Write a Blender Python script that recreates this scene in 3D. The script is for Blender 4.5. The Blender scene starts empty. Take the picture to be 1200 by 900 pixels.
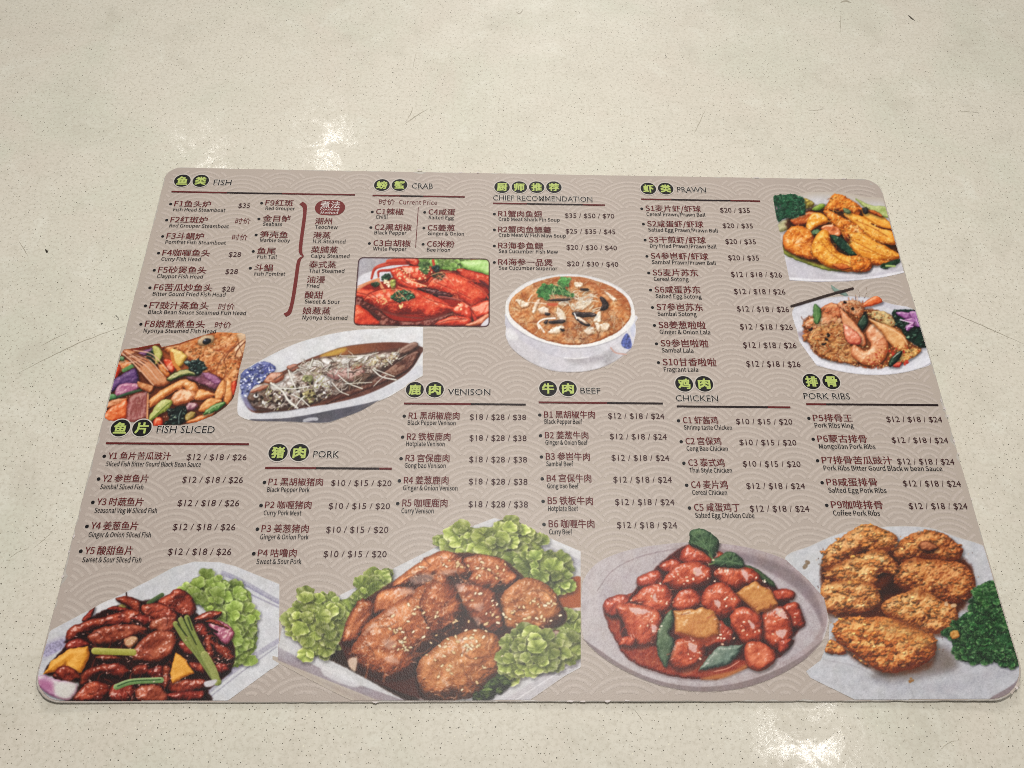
import bpy, math, random
import numpy as np

random.seed(7)
SC = bpy.context.scene
COL = SC.collection

# ------------------------------------------------------------------ camera, light, exposure
MENU_W, MENU_H = 0.420, 0.297                       # an A3 laminated menu lying on a table, metres, centre at the origin
CAM_F = 1015.0                                      # focal length in units of a 1200 x 900 picture
QUAD = [(197.0, 198.0), (1028.5, 212.0), (1205.0, 822.0), (36.0, 825.0)]   # the menu's corners in that picture

def homography(src, dst):
    A = []
    for (x, y), (u, v) in zip(src, dst):
        A += [[x, y, 1, 0, 0, 0, -u * x, -u * y, -u], [0, 0, 0, x, y, 1, -v * x, -v * y, -v]]
    return np.linalg.svd(np.array(A, float))[2][-1].reshape(3, 3)

HM = homography([(-MENU_W / 2, MENU_H / 2), (MENU_W / 2, MENU_H / 2), (MENU_W / 2, -MENU_H / 2), (-MENU_W / 2, -MENU_H / 2)], QUAD)
HM = HM / HM[2, 2]
HI = np.linalg.inv(HM)

def M(px, py):
    """a spot read off the photograph -> its place on the menu's plane (metres)"""
    v = HI @ np.array((px, py, 1.0)); return v[0] / v[2], v[1] / v[2]

def Mv(px, py):
    w = HI[2, 0] * px + HI[2, 1] * py + HI[2, 2]
    return (HI[0, 0] * px + HI[0, 1] * py + HI[0, 2]) / w, (HI[1, 0] * px + HI[1, 1] * py + HI[1, 2]) / w

from mathutils import Matrix, Vector
K = np.array([[CAM_F, 0, 600], [0, CAM_F, 450], [0, 0, 1]])
B = np.linalg.inv(K) @ HM
B = B / math.sqrt(np.linalg.norm(B[:, 0]) * np.linalg.norm(B[:, 1]))
if B[2, 2] < 0: B = -B
r1, r2, tr = B[:, 0], B[:, 1], B[:, 2]
U, _, Vt = np.linalg.svd(np.stack([r1, r2, np.cross(r1, r2)], 1))
R = U @ Vt
cpos = -R.T @ tr
cam_d = bpy.data.cameras.new('camera'); cam = bpy.data.objects.new('camera', cam_d); COL.objects.link(cam)
Rc = R.T @ np.diag([1, -1, -1])
cam.matrix_world = Matrix([list(Rc[0]) + [cpos[0]], list(Rc[1]) + [cpos[1]], list(Rc[2]) + [cpos[2]], [0, 0, 0, 1]])
cam_d.sensor_width = 36; cam_d.lens = CAM_F / 1200 * 36; cam_d.clip_start = 0.01; cam_d.clip_end = 50
SC.camera = cam

W = bpy.data.worlds.new('World'); SC.world = W; W.use_nodes = True
W.node_tree.nodes['Background'].inputs[0].default_value = (1.0, 0.975, 0.94, 1)
W.node_tree.nodes['Background'].inputs[1].default_value = 0.16
SC.view_settings.view_transform = 'Standard'; SC.view_settings.look = 'None'
SC.cycles.filter_width = 0.9; SC.cycles.use_denoising = False
SC.view_settings.exposure = 0.0; SC.view_settings.gamma = 1.0

def lamp(loc, aim, size, power, col=(1, 0.975, 0.935), shape='DISK', size_y=None, spread=180):
    d = bpy.data.lights.new('ceiling_or_added_lamp', 'AREA'); d.shape = shape; d.size = size; d.energy = power; d.color = col
    if size_y: d.size_y = size_y
    d.spread = math.radians(spread)
    o = bpy.data.objects.new('ceiling_or_added_lamp', d); COL.objects.link(o); o.location = loc
    o.rotation_euler = (Vector(aim) - Vector(loc)).to_track_quat('-Z', 'Y').to_euler(); return o

def mirror_at(px, py, height):
    """where a ceiling lamp hangs whose reflection in the table top is seen at that spot"""
    x, y = M(px, py); d = np.array((x, y, 0)) - cpos; d[2] = -d[2]
    return np.array((x, y, 0)) + d * (height / d[2])

# two small ceiling lamps whose glints lie beside the menu's far left corner, one overhead on the right, an added lamp hung low
# over the table to leave its corners dimmer, and a wide unseen lamp put farther off for light from the far side
for px, py, pw in ((240, 186, 2.0), (386, 170, 2.6)):
    q = mirror_at(px, py, 2.0); lamp(q, (0, 0.1, 0), 0.09, pw * 0.85)
q = mirror_at(948, 872, 2.0); lamp(q, (0, 0.1, 0), 0.11, 4.5)
lamp((0.0, 0.08, 0.75), (0.0, 0.08, 0), 0.16, 3.45)
q = mirror_at(640, -160, 2.0); lamp(q, (0.05, 0.2, 0), 0.8, 58)

# ------------------------------------------------------------------ materials
def lin(c):
    c = np.asarray(c, float) / 255.0
    return np.where(c <= 0.04045, c / 12.92, ((c + 0.055) / 1.055) ** 2.4)

ALB = 1.0                                           # print colour -> ink albedo

class NT:
    def __init__(self, name):
        self.m = bpy.data.materials.new(name); self.m.use_nodes = True
        self.t = self.m.node_tree; self.t.nodes.clear()
        self.out = self.n('ShaderNodeOutputMaterial'); self.b = self.n('ShaderNodeBsdfPrincipled')
        self.l(self.b.outputs[0], self.out.inputs[0])
    def n(self, kind, **kw):
        x = self.t.nodes.new(kind)
        for k, v in kw.items(): setattr(x, k, v)
        return x
    def l(self, a, b): self.t.links.new(a, b)
    def val(self, sock, v):
        if hasattr(v, 'is_output'): self.l(v, sock)
        else: sock.default_value = v
    def math(self, op, a, b=0.0, c=None, clamp=False):
        x = self.n('ShaderNodeMath', operation=op, use_clamp=clamp); self.val(x.inputs[0], a); self.val(x.inputs[1], b)
        if c is not None: self.val(x.inputs[2], c)
        return x.outputs[0]
    def mix(self, f, a, b, blend='MIX'):
        x = self.n('ShaderNodeMix', data_type='RGBA', blend_type=blend); self.val(x.inputs[0], f); self.val(x.inputs[6], a); self.val(x.inputs[7], b)
        return x.outputs[2]
    def noise(self, vec, scale, detail=3, rough=0.55, dist=0.0):
        x = self.n('ShaderNodeTexNoise'); self.l(vec, x.inputs['Vector']); x.inputs['Scale'].default_value = scale
        x.inputs['Detail'].default_value = detail; x.inputs['Roughness'].default_value = rough; x.inputs['Distortion'].default_value = dist
        return x.outputs['Fac']
    def ramp(self, f, lo, hi, a=0.0, b=1.0):
        x = self.n('ShaderNodeMapRange', interpolation_type='SMOOTHSTEP'); self.val(x.inputs[0], f)
        x.inputs[1].default_value = lo; x.inputs[2].default_value = hi; x.inputs[3].default_value = a; x.inputs[4].default_value = b
        return x.outputs[0]
    def pos(self):
        g = self.n('ShaderNodeNewGeometry'); return g.outputs['Position']

def rgba(c): return tuple(float(v) for v in c) + (1.0,)

def laminate(t):
    """the film over the print: a matt, finely pebbled plastic that throws small glints in worn, smeared patches"""
    P = t.pos()
    bmp = t.n('ShaderNodeBump'); bmp.inputs['Strength'].default_value = 0.16; bmp.inputs['Distance'].default_value = 0.0006
    t.l(t.noise(P, 1300, 2, 0.6), bmp.inputs['Height'])
    t.l(bmp.outputs[0], t.b.inputs['Normal'])
    t.l(t.ramp(t.noise(P, 26, 4, 0.6), 0.35, 0.7, 0.42, 0.30), t.b.inputs['Roughness'])
    t.b.inputs['Specular IOR Level'].default_value = 0.2
    cb = t.n('ShaderNodeBump'); cb.inputs['Strength'].default_value = 0.5; cb.inputs['Distance'].default_value = 0.00012
    t.l(t.noise(P, 1900, 2, 0.7), cb.inputs['Height']); t.l(cb.outputs[0], t.b.inputs['Coat Normal'])
    m = t.math('MULTIPLY', t.ramp(t.noise(P, 19, 5, 0.7, 0.8), 0.46, 0.66), t.ramp(t.noise(P, 1700, 1, 0.5), 0.5, 0.66))
    t.l(t.math('MULTIPLY', m, 0.75), t.b.inputs['Coat Weight']); t.b.inputs['Coat Roughness'].default_value = 0.14

def rgba(c): return tuple(float(v) for v in c) + (1.0,)

def laminate(t):
    """the film over the print: a matt, finely pebbled plastic that throws small glints"""
    P = t.pos()
    bmp = t.n('ShaderNodeBump'); bmp.inputs['Strength'].default_value = 0.16; bmp.inputs['Distance'].default_value = 0.0006
    t.l(t.noise(P, 1300, 2, 0.6), bmp.inputs['Height'])
    t.l(bmp.outputs[0], t.b.inputs['Normal'])
    t.l(t.ramp(t.noise(P, 26, 4, 0.6), 0.35, 0.7, 0.42, 0.30), t.b.inputs['Roughness'])
    t.b.inputs['Specular IOR Level'].default_value = 0.22

def rgba(c): return tuple(float(v) for v in c) + (1.0,)

def laminate(t):
    """the film over the print: a matt, finely pebbled plastic that throws small glints"""
    P = t.pos()
    fine = t.noise(P, 1500, 2, 0.6); wide = t.noise(P, 60, 2); 
    bmp = t.n('ShaderNodeBump'); bmp.inputs['Strength'].default_value = 0.16; bmp.inputs['Distance'].default_value = 0.0006
    t.l(fine, bmp.inputs['Height'])
    b2 = t.n('ShaderNodeBump'); b2.inputs['Strength'].default_value = 0.05; b2.inputs['Distance'].default_value = 0.002
    t.l(wide, b2.inputs['Height']); t.l(b2.outputs[0], bmp.inputs['Normal'])
    t.l(bmp.outputs[0], t.b.inputs['Normal'])
    t.b.inputs['Roughness'].default_value = 0.42
    t.b.inputs['Specular IOR Level'].default_value = 0.32

def ink(name, srgb, grain=0.06):
    t = NT(name); P = t.pos()
    c = lin(srgb) * ALB
    n = t.noise(P, 900, 2, 0.7)
    f = t.ramp(n, 0.3, 0.7, 1 - grain, 1 + grain)
    x = t.n('ShaderNodeVectorMath', operation='SCALE'); x.inputs[0].default_value = tuple(c); t.l(f, x.inputs['Scale'])
    t.l(x.outputs[0], t.b.inputs['Base Color']); laminate(t); return t.m

def paper_material():
    t = NT('printed_paper'); P = t.pos()
    a = rgba(lin((190, 176, 166)) * ALB); b = rgba(lin((192, 179, 167)) * ALB); c = rgba(lin((183, 170, 161)) * ALB)
    n1 = t.noise(P, 7, 3, 0.5, 0.4); n2 = t.noise(P, 22, 4, 0.6)
    col = t.mix(t.ramp(n1, 0.35, 0.7), a, b); col = t.mix(t.ramp(n2, 0.45, 0.75, 0, 0.6), col, c)
    n3 = t.noise(P, 1400, 2, 0.7)
    col = t.mix(t.ramp(n3, 0.3, 0.7, 0.0, 0.14), col, rgba(lin((146, 136, 126)) * ALB))
    t.l(col, t.b.inputs['Base Color']); laminate(t); return t.m

def picture_material():
    t = NT('printed_picture'); at = t.n('ShaderNodeVertexColor'); at.layer_name = 'ink'
    t.l(at.outputs['Color'], t.b.inputs['Base Color']); laminate(t); return t.m

def table_material():
    t = NT('speckled_laminate'); P = t.pos()
    base = rgba(lin((228, 222, 207))); green = rgba(lin((222, 220, 203))); pink = rgba(lin((226, 218, 203))); grey = rgba(lin((208, 202, 186))); pale = rgba(lin((234, 231, 217)))
    n1 = t.noise(P, 9, 4, 0.6, 0.6); n2 = t.noise(P, 13.7, 4, 0.6, 0.8); n3 = t.noise(P, 45, 5, 0.65, 0.5); n4 = t.noise(P, 24, 5, 0.7, 0.3)
    col = t.mix(t.ramp(n1, 0.42, 0.66), base, green); col = t.mix(t.ramp(n2, 0.48, 0.7, 0, 0.9), col, pink)
    col = t.mix(t.ramp(n4, 0.5, 0.75, 0, 0.7), col, grey); col = t.mix(t.ramp(n3, 0.52, 0.75, 0, 0.8), col, pale)
    n5 = t.noise(P, 520, 3, 0.75); col = t.mix(t.ramp(n5, 0.42, 0.72, 0.0, 0.5), col, rgba(lin((196, 188, 170)))); n6 = t.noise(P, 130, 4, 0.7); col = t.mix(t.ramp(n6, 0.5, 0.75, 0.0, 0.45), col, grey)
    # specks: sparse cells of three sizes
    def specks(scale, thr, r, seed):
        mp = t.n('ShaderNodeMapping'); t.l(P, mp.inputs[0]); mp.inputs['Location'].default_value = (seed, seed * 0.7, 0)
        fl = t.n('ShaderNodeVectorMath', operation='MULTIPLY'); t.l(mp.outputs[0], fl.inputs[0]); fl.inputs[1].default_value = (1, 1, 0)
        v = t.n('ShaderNodeTexVoronoi', voronoi_dimensions='2D'); t.l(fl.outputs[0], v.inputs['Vector']); v.inputs['Scale'].default_value = scale; v.inputs['Randomness'].default_value = 1.0
        sep = t.n('ShaderNodeSeparateColor'); t.l(v.outputs['Color'], sep.inputs[0])
        on = t.math('GREATER_THAN', sep.outputs[0], thr)
        rr = t.math('MULTIPLY_ADD', sep.outputs[1], r * 0.9, r * 0.45)
        dot = t.math('LESS_THAN', v.outputs['Distance'], rr)
        return t.math('MULTIPLY', on, dot), sep.outputs[2]
    d1, k1 = specks(370, 0.15, 0.060, 0.31); d2, k2 = specks(250, 0.45, 0.050, 1.7); d3, k3 = specks(260, 0.86, 0.055, 2.9)
    dark = rgba(lin((74, 67, 55))); brown = rgba(lin((112, 98, 74))); gold = rgba(lin((250, 244, 220)))
    c1 = t.mix(k1, brown, dark)
    col = t.mix(t.math('MULTIPLY', d1, 0.85), col, c1); col = t.mix(t.math('MULTIPLY', d2, 0.95), col, dark); col = t.mix(t.math('MULTIPLY', d3, 0.8), col, gold)
    t.l(col, t.b.inputs['Base Color'])
    # a dull sheen under a thin, unevenly worn gloss whose fine grain breaks up the lamps' glints
    t.l(t.ramp(t.noise(P, 30, 4, 0.6), 0.35, 0.7, 0.55, 0.42), t.b.inputs['Roughness']); t.b.inputs['Specular IOR Level'].default_value = 0.25
    grain = t.noise(P, 1150, 2, 0.7)
    worn = t.math('MULTIPLY', t.ramp(t.noise(P, 52, 6, 0.75, 0.6), 0.46, 0.62), t.ramp(grain, 0.36, 0.62, 0.4, 1.0))
    t.l(t.math('MULTIPLY_ADD', worn, 0.6, 0.02), t.b.inputs['Coat Weight']); t.b.inputs['Coat Roughness'].default_value = 0.12; t.b.inputs['Coat IOR'].default_value = 1.45
    bmp = t.n('ShaderNodeBump'); bmp.inputs['Strength'].default_value = 0.14; bmp.inputs['Distance'].default_value = 0.00006
    t.l(t.noise(P, 1700, 3, 0.75), bmp.inputs['Height'])
    b2 = t.n('ShaderNodeBump'); b2.inputs['Strength'].default_value = 0.05; b2.inputs['Distance'].default_value = 0.0006; t.l(t.noise(P, 110, 3, 0.6), b2.inputs['Height'])
    t.l(b2.outputs[0], bmp.inputs['Normal']); t.l(bmp.outputs[0], t.b.inputs['Coat Normal'])
    return t.m

def plain(name, srgb, rough=0.5):
    t = NT(name); P = t.pos(); c = lin(srgb)
    col = t.mix(t.ramp(t.noise(P, 300, 3, 0.6), 0.3, 0.7), rgba(c), rgba(c * 0.82)); t.l(col, t.b.inputs['Base Color']); t.b.inputs['Roughness'].default_value = rough
    return t.m

MAT = {
    'paper': paper_material(), 'picture': picture_material(), 'table': table_material(),
    'film': plain('laminate_film_edge', (200, 193, 184), 0.35), 'scratch': plain('scratch_grime', (182, 174, 155)), 'grime': plain('dark_grime', (70, 62, 50)),
    'wave': ink('wave_ink', (194, 181, 171)), 'wave_core': ink('wave_core_ink', (199, 186, 176)), 'maroon': ink('maroon_ink', (98, 26, 28)), 'black': ink('black_ink', (16, 13, 17)), 'price': ink('price_ink', (62, 26, 28)),
    'rule': ink('rule_ink', (96, 24, 24)), 'rule_dark': ink('rule_dark_ink', (30, 12, 14)), 'lime': ink('lime_ink', (186, 202, 112)), 'halo': ink('halo_ink', (205, 196, 187)),
    'brace': ink('brace_ink', (116, 42, 40)), 'white': ink('white_ink', (216, 206, 202)),
}

# ------------------------------------------------------------------ printed food pictures
# The menu's food photographs are flat print.  Each is drawn in a small numpy canvas (inflated
# shapes, noise and glints stand for what the print shows) and becomes a flat vertex-coloured sheet.
PAPER = (190, 178, 165)

def vnoise(x, y, seed=0):
    xi = np.floor(x).astype(np.int64); yi = np.floor(y).astype(np.int64)
    fx = (x - xi).astype(np.float32); fy = (y - yi).astype(np.float32)
    fx = fx * fx * (3 - 2 * fx); fy = fy * fy * (3 - 2 * fy)
    def h(a, b):
        n = (a * 374761393 + b * 668265263 + seed * 974634533) & 0xffffffff
        n = ((n ^ (n >> 13)) * 1274126177) & 0xffffffff
        return ((n ^ (n >> 16)) & 0xffff).astype(np.float32) / 65535.0
    a = h(xi, yi); b = h(xi + 1, yi); c = h(xi, yi + 1); d = h(xi + 1, yi + 1)
    return (a * (1 - fx) + b * fx) * (1 - fy) + (c * (1 - fx) + d * fx) * fy

def fbm(x, y, seed=0, octv=3):
    t = 0; a = 0.5; s = 0
    for k in range(octv):
        t = t + a * vnoise(x * 2 ** k + 17.3 * k, y * 2 ** k - 9.1 * k, seed + k); s += a; a *= 0.55
    return t / s - 0.5                                              # about -0.5 .. 0.5

def smooth(pts, n=5):
    p = np.array(pts, np.float32); N = len(p); out = []
    t = np.linspace(0, 1, n, endpoint=False)[:, None]
    for i in range(N):
        a, b, c, d = p[i - 1], p[i], p[(i + 1) % N], p[(i + 2) % N]
        out.append(0.5 * (2 * b + (c - a) * t + (2 * a - 5 * b + 4 * c - d) * t * t + (3 * b - a - 3 * c + d) * t ** 3))
    return np.concatenate(out)

def open_curve(pts, n=6):
    p = [np.array(q, np.float32) for q in pts]
    if len(p) < 3: return np.array(p)
    p = [2 * p[0] - p[1]] + p + [2 * p[-1] - p[-2]]; out = []
    for i in range(1, len(p) - 2):
        a, b, c, d = p[i - 1], p[i], p[i + 1], p[i + 2]
        for t in np.linspace(0, 1, n, endpoint=False):
            out.append(0.5 * (2 * b + (c - a) * t + (2 * a - 5 * b + 4 * c - d) * t * t + (3 * b - a - 3 * c + d) * t ** 3))
    out.append(p[-2]); return np.array(out, np.float32)

def sstep(a, b, x):
    t = np.clip((x - a) / (b - a), 0, 1); return t * t * (3 - 2 * t)

def C3(c): return np.array(c, np.float32)

LIGHT = np.array((-0.38, -0.62, 0.69), np.float32)
HALF = np.array((-0.22, -0.36, 0.91), np.float32)

def roundquad(c, r):
    """four corners, rounded"""
    out = []; c = [np.array(q, np.float32) for q in c]
    for i in range(4):
        a, b, d = c[i - 1], c[i], c[(i + 1) % 4]; u = (a - b) / np.linalg.norm(a - b); v = (d - b) / np.linalg.norm(d - b)
        for t in np.linspace(0, 1, 7): out.append(tuple(b + u * r * (1 - t) ** 2 + v * r * t ** 2))
    return out

class Pic:
    """canvas over a rectangle of the print; points are typed in art units (s per print unit)"""
    def __init__(self, ox, oy, s, w, h, res=1.45):
        self.ox, self.oy, self.s, self.res = ox, oy, s, res
        self.nx = int(w / s * res) + 1; self.ny = int(h / s * res) + 1
        self.X, self.Y = np.meshgrid(np.arange(self.nx, dtype=np.float32) / res, np.arange(self.ny, dtype=np.float32) / res)
        self.rgb = np.empty((self.ny, self.nx, 3), np.float32); self.rgb[:] = PAPER
        self.a = np.zeros((self.ny, self.nx), np.float32)
        self.rs = random.Random(int(ox * 7 + oy)); self.n = int(ox + oy)
        self.clip = None
    def P(self, pts, sm=True, n=5):
        p = np.array(pts, np.float32) / self.s
        return smooth(p, n) if sm else p
    def box(self, p, m):
        x0 = max(0, int((p[:, 0].min() - m) * self.res)); x1 = min(self.nx, int((p[:, 0].max() + m) * self.res) + 2)
        y0 = max(0, int((p[:, 1].min() - m) * self.res)); y1 = min(self.ny, int((p[:, 1].max() + m) * self.res) + 2)
        return (slice(y0, y1), slice(x0, x1)) if x1 > x0 and y1 > y0 else None
    def sdist(self, p, X, Y):
        d2 = np.full(X.shape, 1e9, np.float32); ins = np.zeros(X.shape, bool)
        q = np.roll(p, -1, 0)
        for (ax, ay), (bx, by) in zip(p, q):
            ex, ey = bx - ax, by - ay; L = ex * ex + ey * ey + 1e-9
            t = np.clip(((X - ax) * ex + (Y - ay) * ey) / L, 0, 1)
            d2 = np.minimum(d2, (X - ax - t * ex) ** 2 + (Y - ay - t * ey) ** 2)
            if ay != by: ins ^= ((ay > Y) != (by > Y)) & (X < ex * (Y - ay) / (by - ay) + ax)
        d = np.sqrt(d2); return np.where(ins, d, -d)
    def put(self, sl, m, col, alpha=True):
        if self.clip is not None: m = m * self.clip[sl]
        m3 = m[..., None]
        self.rgb[sl] = self.rgb[sl] * (1 - m3) + col * m3
        if alpha: self.a[sl] = np.maximum(self.a[sl], m)
    def setclip(self, pts, sm=False, feather=0.5):
        if pts is None: self.clip = None; return
        self.clip = sstep(-feather, feather, self.sdist(self.P(pts, sm), self.X, self.Y))
    def fill(self, pts, col, feather=0.5, sm=True, edge=0.0, es=3.0, op=1.0, col2=None, gdir=None, mott=0.0, ms=6.0, alpha=True):
        p = self.P(pts, sm); sl = self.box(p, feather + edge + 1)
        if sl is None: return
        X, Y = self.X[sl], self.Y[sl]; self.n += 3
        d = self.sdist(p, X, Y)
        if edge: d = d + edge * 2 * fbm(X / es, Y / es, self.n)
        m = sstep(-feather, feather, d) * op
        c = np.empty(X.shape + (3,), np.float32); c[:] = C3(col)
        if col2 is not None:
            (ax, ay), (bx, by) = [(u / self.s, v / self.s) for u, v in gdir]
            t = np.clip(((X - ax) * (bx - ax) + (Y - ay) * (by - ay)) / ((bx - ax) ** 2 + (by - ay) ** 2), 0, 1)[..., None]
            c = c * (1 - t) + C3(col2) * t
        if mott: c = c * (1 + mott * 2 * fbm(X / ms, Y / ms, self.n + 1)[..., None])
        self.put(sl, m, c, alpha)
    def blob(self, pts, cols, w=5.0, k=1.0, bump=0.8, bs=2.5, spec=0.0, th=0.9, shadow=0.5, sh=2.5, edge=0.5, es=2.5, mott=0.25, ms=5.0,
             speccol=(255, 240, 225), sm=True, feather=0.5, seed=None, grain=0.06, stretch=None, lump=0.4):
        p = self.P(pts, sm); sl = self.box(p, edge + sh * 2 + 2 + lump * w * 0.3)
        if sl is None: return
        X, Y = self.X[sl], self.Y[sl]; self.n += 5; sd = self.n if seed is None else seed
        d = self.sdist(p, X, Y)
        nx, ny = X, Y
        if stretch:                                                 # grain direction (degrees, ratio)
            a = math.radians(stretch[0]); u = X * math.cos(a) + Y * math.sin(a); v = -X * math.sin(a) + Y * math.cos(a)
            nx, ny = u / stretch[1], v
        if edge: d = d + edge * 2 * fbm(X / es, Y / es, sd) + lump * w * fbm(X / (w * 1.3), Y / (w * 1.3), sd + 11, 2)
        if shadow:
            sx = self.sdist(p + np.array((0.8, 1.6), np.float32) * sh / 2.5, X, Y)
            self.put(sl, sstep(-sh, sh * 0.4, sx) * shadow, self.rgb[sl] * 0.25, False)
        t = np.clip(d / w, 0, 1)
        z = k * w * np.sqrt(np.maximum(1 - (1 - t) ** 2, 0)) * 0.75
        z = z + bump * 0.75 * fbm(nx / bs, ny / bs, sd + 2, 2) + bump * 2.6 * fbm(nx / (bs * 3), ny / (bs * 3), sd + 4, 2) + bump * 4.0 * fbm(nx / (bs * 6), ny / (bs * 6), sd + 5, 1)
        gy, gx = np.gradient(z, 1 / self.res) if min(z.shape) > 1 else (z * 0, z * 0)
        il = 1 / np.sqrt(gx * gx + gy * gy + 1)
        lam = np.clip((-gx * LIGHT[0] - gy * LIGHT[1] + LIGHT[2]) * il, 0, 1)
        ao = 0.62 + 0.38 * sstep(0, w * 0.6, d)
        lam = lam * ao + mott * fbm(X / ms, Y / ms, sd + 6)
        lam = lam + grain * (vnoise(X * self.res * 1.01, Y * self.res * 1.01, sd + 8) - 0.5) * 2
        lam = np.clip(lam * 1.15 - 0.05, 0, 1.15)[..., None]
        D, M, L = (C3(c) for c in cols)
        c = np.where(lam < 0.55, D + (M - D) * (lam / 0.55), M + (L - M) * ((lam - 0.55) / 0.45))
        if spec:
            s = (-gx * HALF[0] - gy * HALF[1] + HALF[2]) * il + 0.13 * fbm(X / 1.9, Y / 1.9, sd + 9, 2)
            s = (sstep(th, th + 0.06, s) * spec * sstep(0.3, 1.5, d))[..., None]
            c = c * (1 - s) + C3(speccol) * s
        self.put(sl, sstep(-feather, feather, d), c)
    def line(self, pts, w, col, w2=None, hi=None, op=1.0, curve=True, shadow=0.0, feather=0.45):
        p = np.array(pts, np.float32) / self.s
        if curve: p = open_curve(p)
        w2 = w if w2 is None else w2
        sl = self.box(p, max(w, w2) + 2)
        if sl is None: return
        X, Y = self.X[sl], self.Y[sl]; best = np.full(X.shape, 1e9, np.float32); side = np.zeros(X.shape, np.float32)
        n = len(p) - 1
        for i in range(n):
            (ax, ay), (bx, by) = p[i], p[i + 1]; ex, ey = bx - ax, by - ay; L = ex * ex + ey * ey + 1e-9
            t = np.clip(((X - ax) * ex + (Y - ay) * ey) / L, 0, 1)
            dx, dy = X - ax - t * ex, Y - ay - t * ey
            r = w + (w2 - w) * (i + t) / n
            q = np.sqrt(dx * dx + dy * dy) - r / 2
            up = -(dx * -0.5 + dy * -0.85) / np.maximum(r / 2, 0.2)
            side = np.where(q < best, up, side); best = np.minimum(best, q)
        if shadow: self.put(sl, sstep(1.6, -0.5, best) * shadow, self.rgb[sl] * 0.3, False)
        c = np.empty(X.shape + (3,), np.float32); c[:] = C3(col)
        if hi is not None:
            t = np.clip(0.5 - 0.5 * side, 0, 1)[..., None]; c = c * (1 - t) + C3(hi) * t
        self.put(sl, sstep(feather, -feather, best) * op, c)
    def inside(self, pts, n, sm=True):
        p = self.P(pts, sm); out = []; g = 0
        while len(out) < n and g < n * 30:
            g += 1
            x = self.rs.uniform(p[:, 0].min(), p[:, 0].max()); y = self.rs.uniform(p[:, 1].min(), p[:, 1].max())
            if self.sdist(p, np.array([[x]], np.float32), np.array([[y]], np.float32))[0, 0] > 0: out.append((x, y))
        return out
    def dots(self, pts, n, r, cols, asp=1.6, ang=None, op=1.0, shadow=0.0):
        """seeds, crumbs and glints scattered in an area"""
        for x, y in self.inside(pts, n):
            rr = r * self.rs.uniform(0.6, 1.25); a = self.rs.uniform(0, 3.14) if ang is None else math.radians(ang) + self.rs.gauss(0, 0.4)
            c = self.rs.choice(cols); dx, dy = math.cos(a) * rr * (asp - 1), math.sin(a) * rr * (asp - 1) * 0.8
            q = [((x - dx) * self.s, (y - dy) * self.s), ((x + dx) * self.s, (y + dy) * self.s)]
            self.line(q, rr * 2, c, op=op, curve=False, shadow=shadow, feather=0.4)
    def shreds(self, pts, n, ln, w, cols, ang=None, bend=0.4, hi=None, op=1.0, shadow=0.25, spread=0.5):
        for x, y in self.inside(pts, n):
            a = self.rs.uniform(0, 6.28) if ang is None else math.radians(ang) + self.rs.gauss(0, spread)
            l = ln * self.rs.uniform(0.5, 1.2) / 2; b = self.rs.uniform(-bend, bend) * l
            ca, sa = math.cos(a), math.sin(a)
            q = [((x - ca * l) * self.s, (y - sa * l) * self.s), ((x - sa * b) * self.s, (y + ca * b) * self.s), ((x + ca * l) * self.s, (y + sa * l) * self.s)]
            self.line(q, w * self.rs.uniform(0.7, 1.2), self.rs.choice(cols), w2=w * 0.5, hi=hi, op=op, shadow=shadow)
    def finish(self):
        """print softness: a slight spread of the ink, then the print's own grain and uneven colour"""
        def soft(a):
            b = np.pad(a, [(1, 1), (1, 1)] + [(0, 0)] * (a.ndim - 2), mode='edge')
            h = b[:, :-2] * 0.2 + b[:, 1:-1] * 0.6 + b[:, 2:] * 0.2
            return h[:-2] * 0.2 + h[1:-1] * 0.6 + h[2:] * 0.2
        c = soft(self.rgb); n = self.n
        c = c + (14 * fbm(self.X / 7, self.Y / 7, n, 3) + 13 * fbm(self.X / 1.7, self.Y / 1.7, n + 3, 2))[..., None]
        g = np.random.RandomState(n).normal(0, 4.5, c.shape[:2]).astype(np.float32); c = c + soft(g)[..., None] * 1.6
        c[..., 0] += 7 * fbm(self.X / 11, self.Y / 11, n + 5); c[..., 2] -= 9 * fbm(self.X / 13, self.Y / 13, n + 7)
        mn, mx = c.min(-1), c.max(-1); grey = sstep(34, 16, mx - mn) * sstep(140, 175, mn)          # plates: cleaner, whiter
        av = c.mean(-1, keepdims=True); c = c + grey[..., None] * ((av - c) * 0.4 + 9)
        self.rgb = c; return self
    def leafy(self, pts, n, size, dark, mid, light, frill=0.8, spec=0.0, sortk=0.6, under=True, rim=False):
        """lettuce, parsley, herbs: a dark bed and many small frilled lobes laid back to front"""
        if under: self.blob(pts, (dark, [0.6 * a + 0.4 * b for a, b in zip(dark, mid)], mid), w=size, bump=size * 0.25, bs=size * 0.6, edge=size * 0.35, es=size * 0.6, shadow=0.3)
        L = sorted(self.inside(pts, n), key=lambda q: q[1] + self.rs.uniform(-1, 1) * size * sortk * 3)
        for x, y in L:
            r = size * self.rs.uniform(0.5, 1.1); a0 = self.rs.uniform(0, 6.28); k = self.rs.uniform(0.6, 1.2)
            q = [((x + r * math.cos(a0 + j * 0.785) * self.rs.uniform(0.6, 1.15)) * self.s, (y + 0.8 * r * math.sin(a0 + j * 0.785) * self.rs.uniform(0.6, 1.15)) * self.s) for j in range(8)]
            f = lambda c: [min(255, v * k) for v in c]
            self.blob(q, (f(dark), f(mid), f(light)), w=r * 0.6, bump=size * 0.14, bs=size * 0.35, edge=frill * r * 0.35, es=r * 0.4, shadow=0.5, sh=max(0.8, r * 0.3), mott=0.5, ms=r, spec=spec, th=0.93, speccol=(225, 240, 190), lump=0.5)
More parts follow.
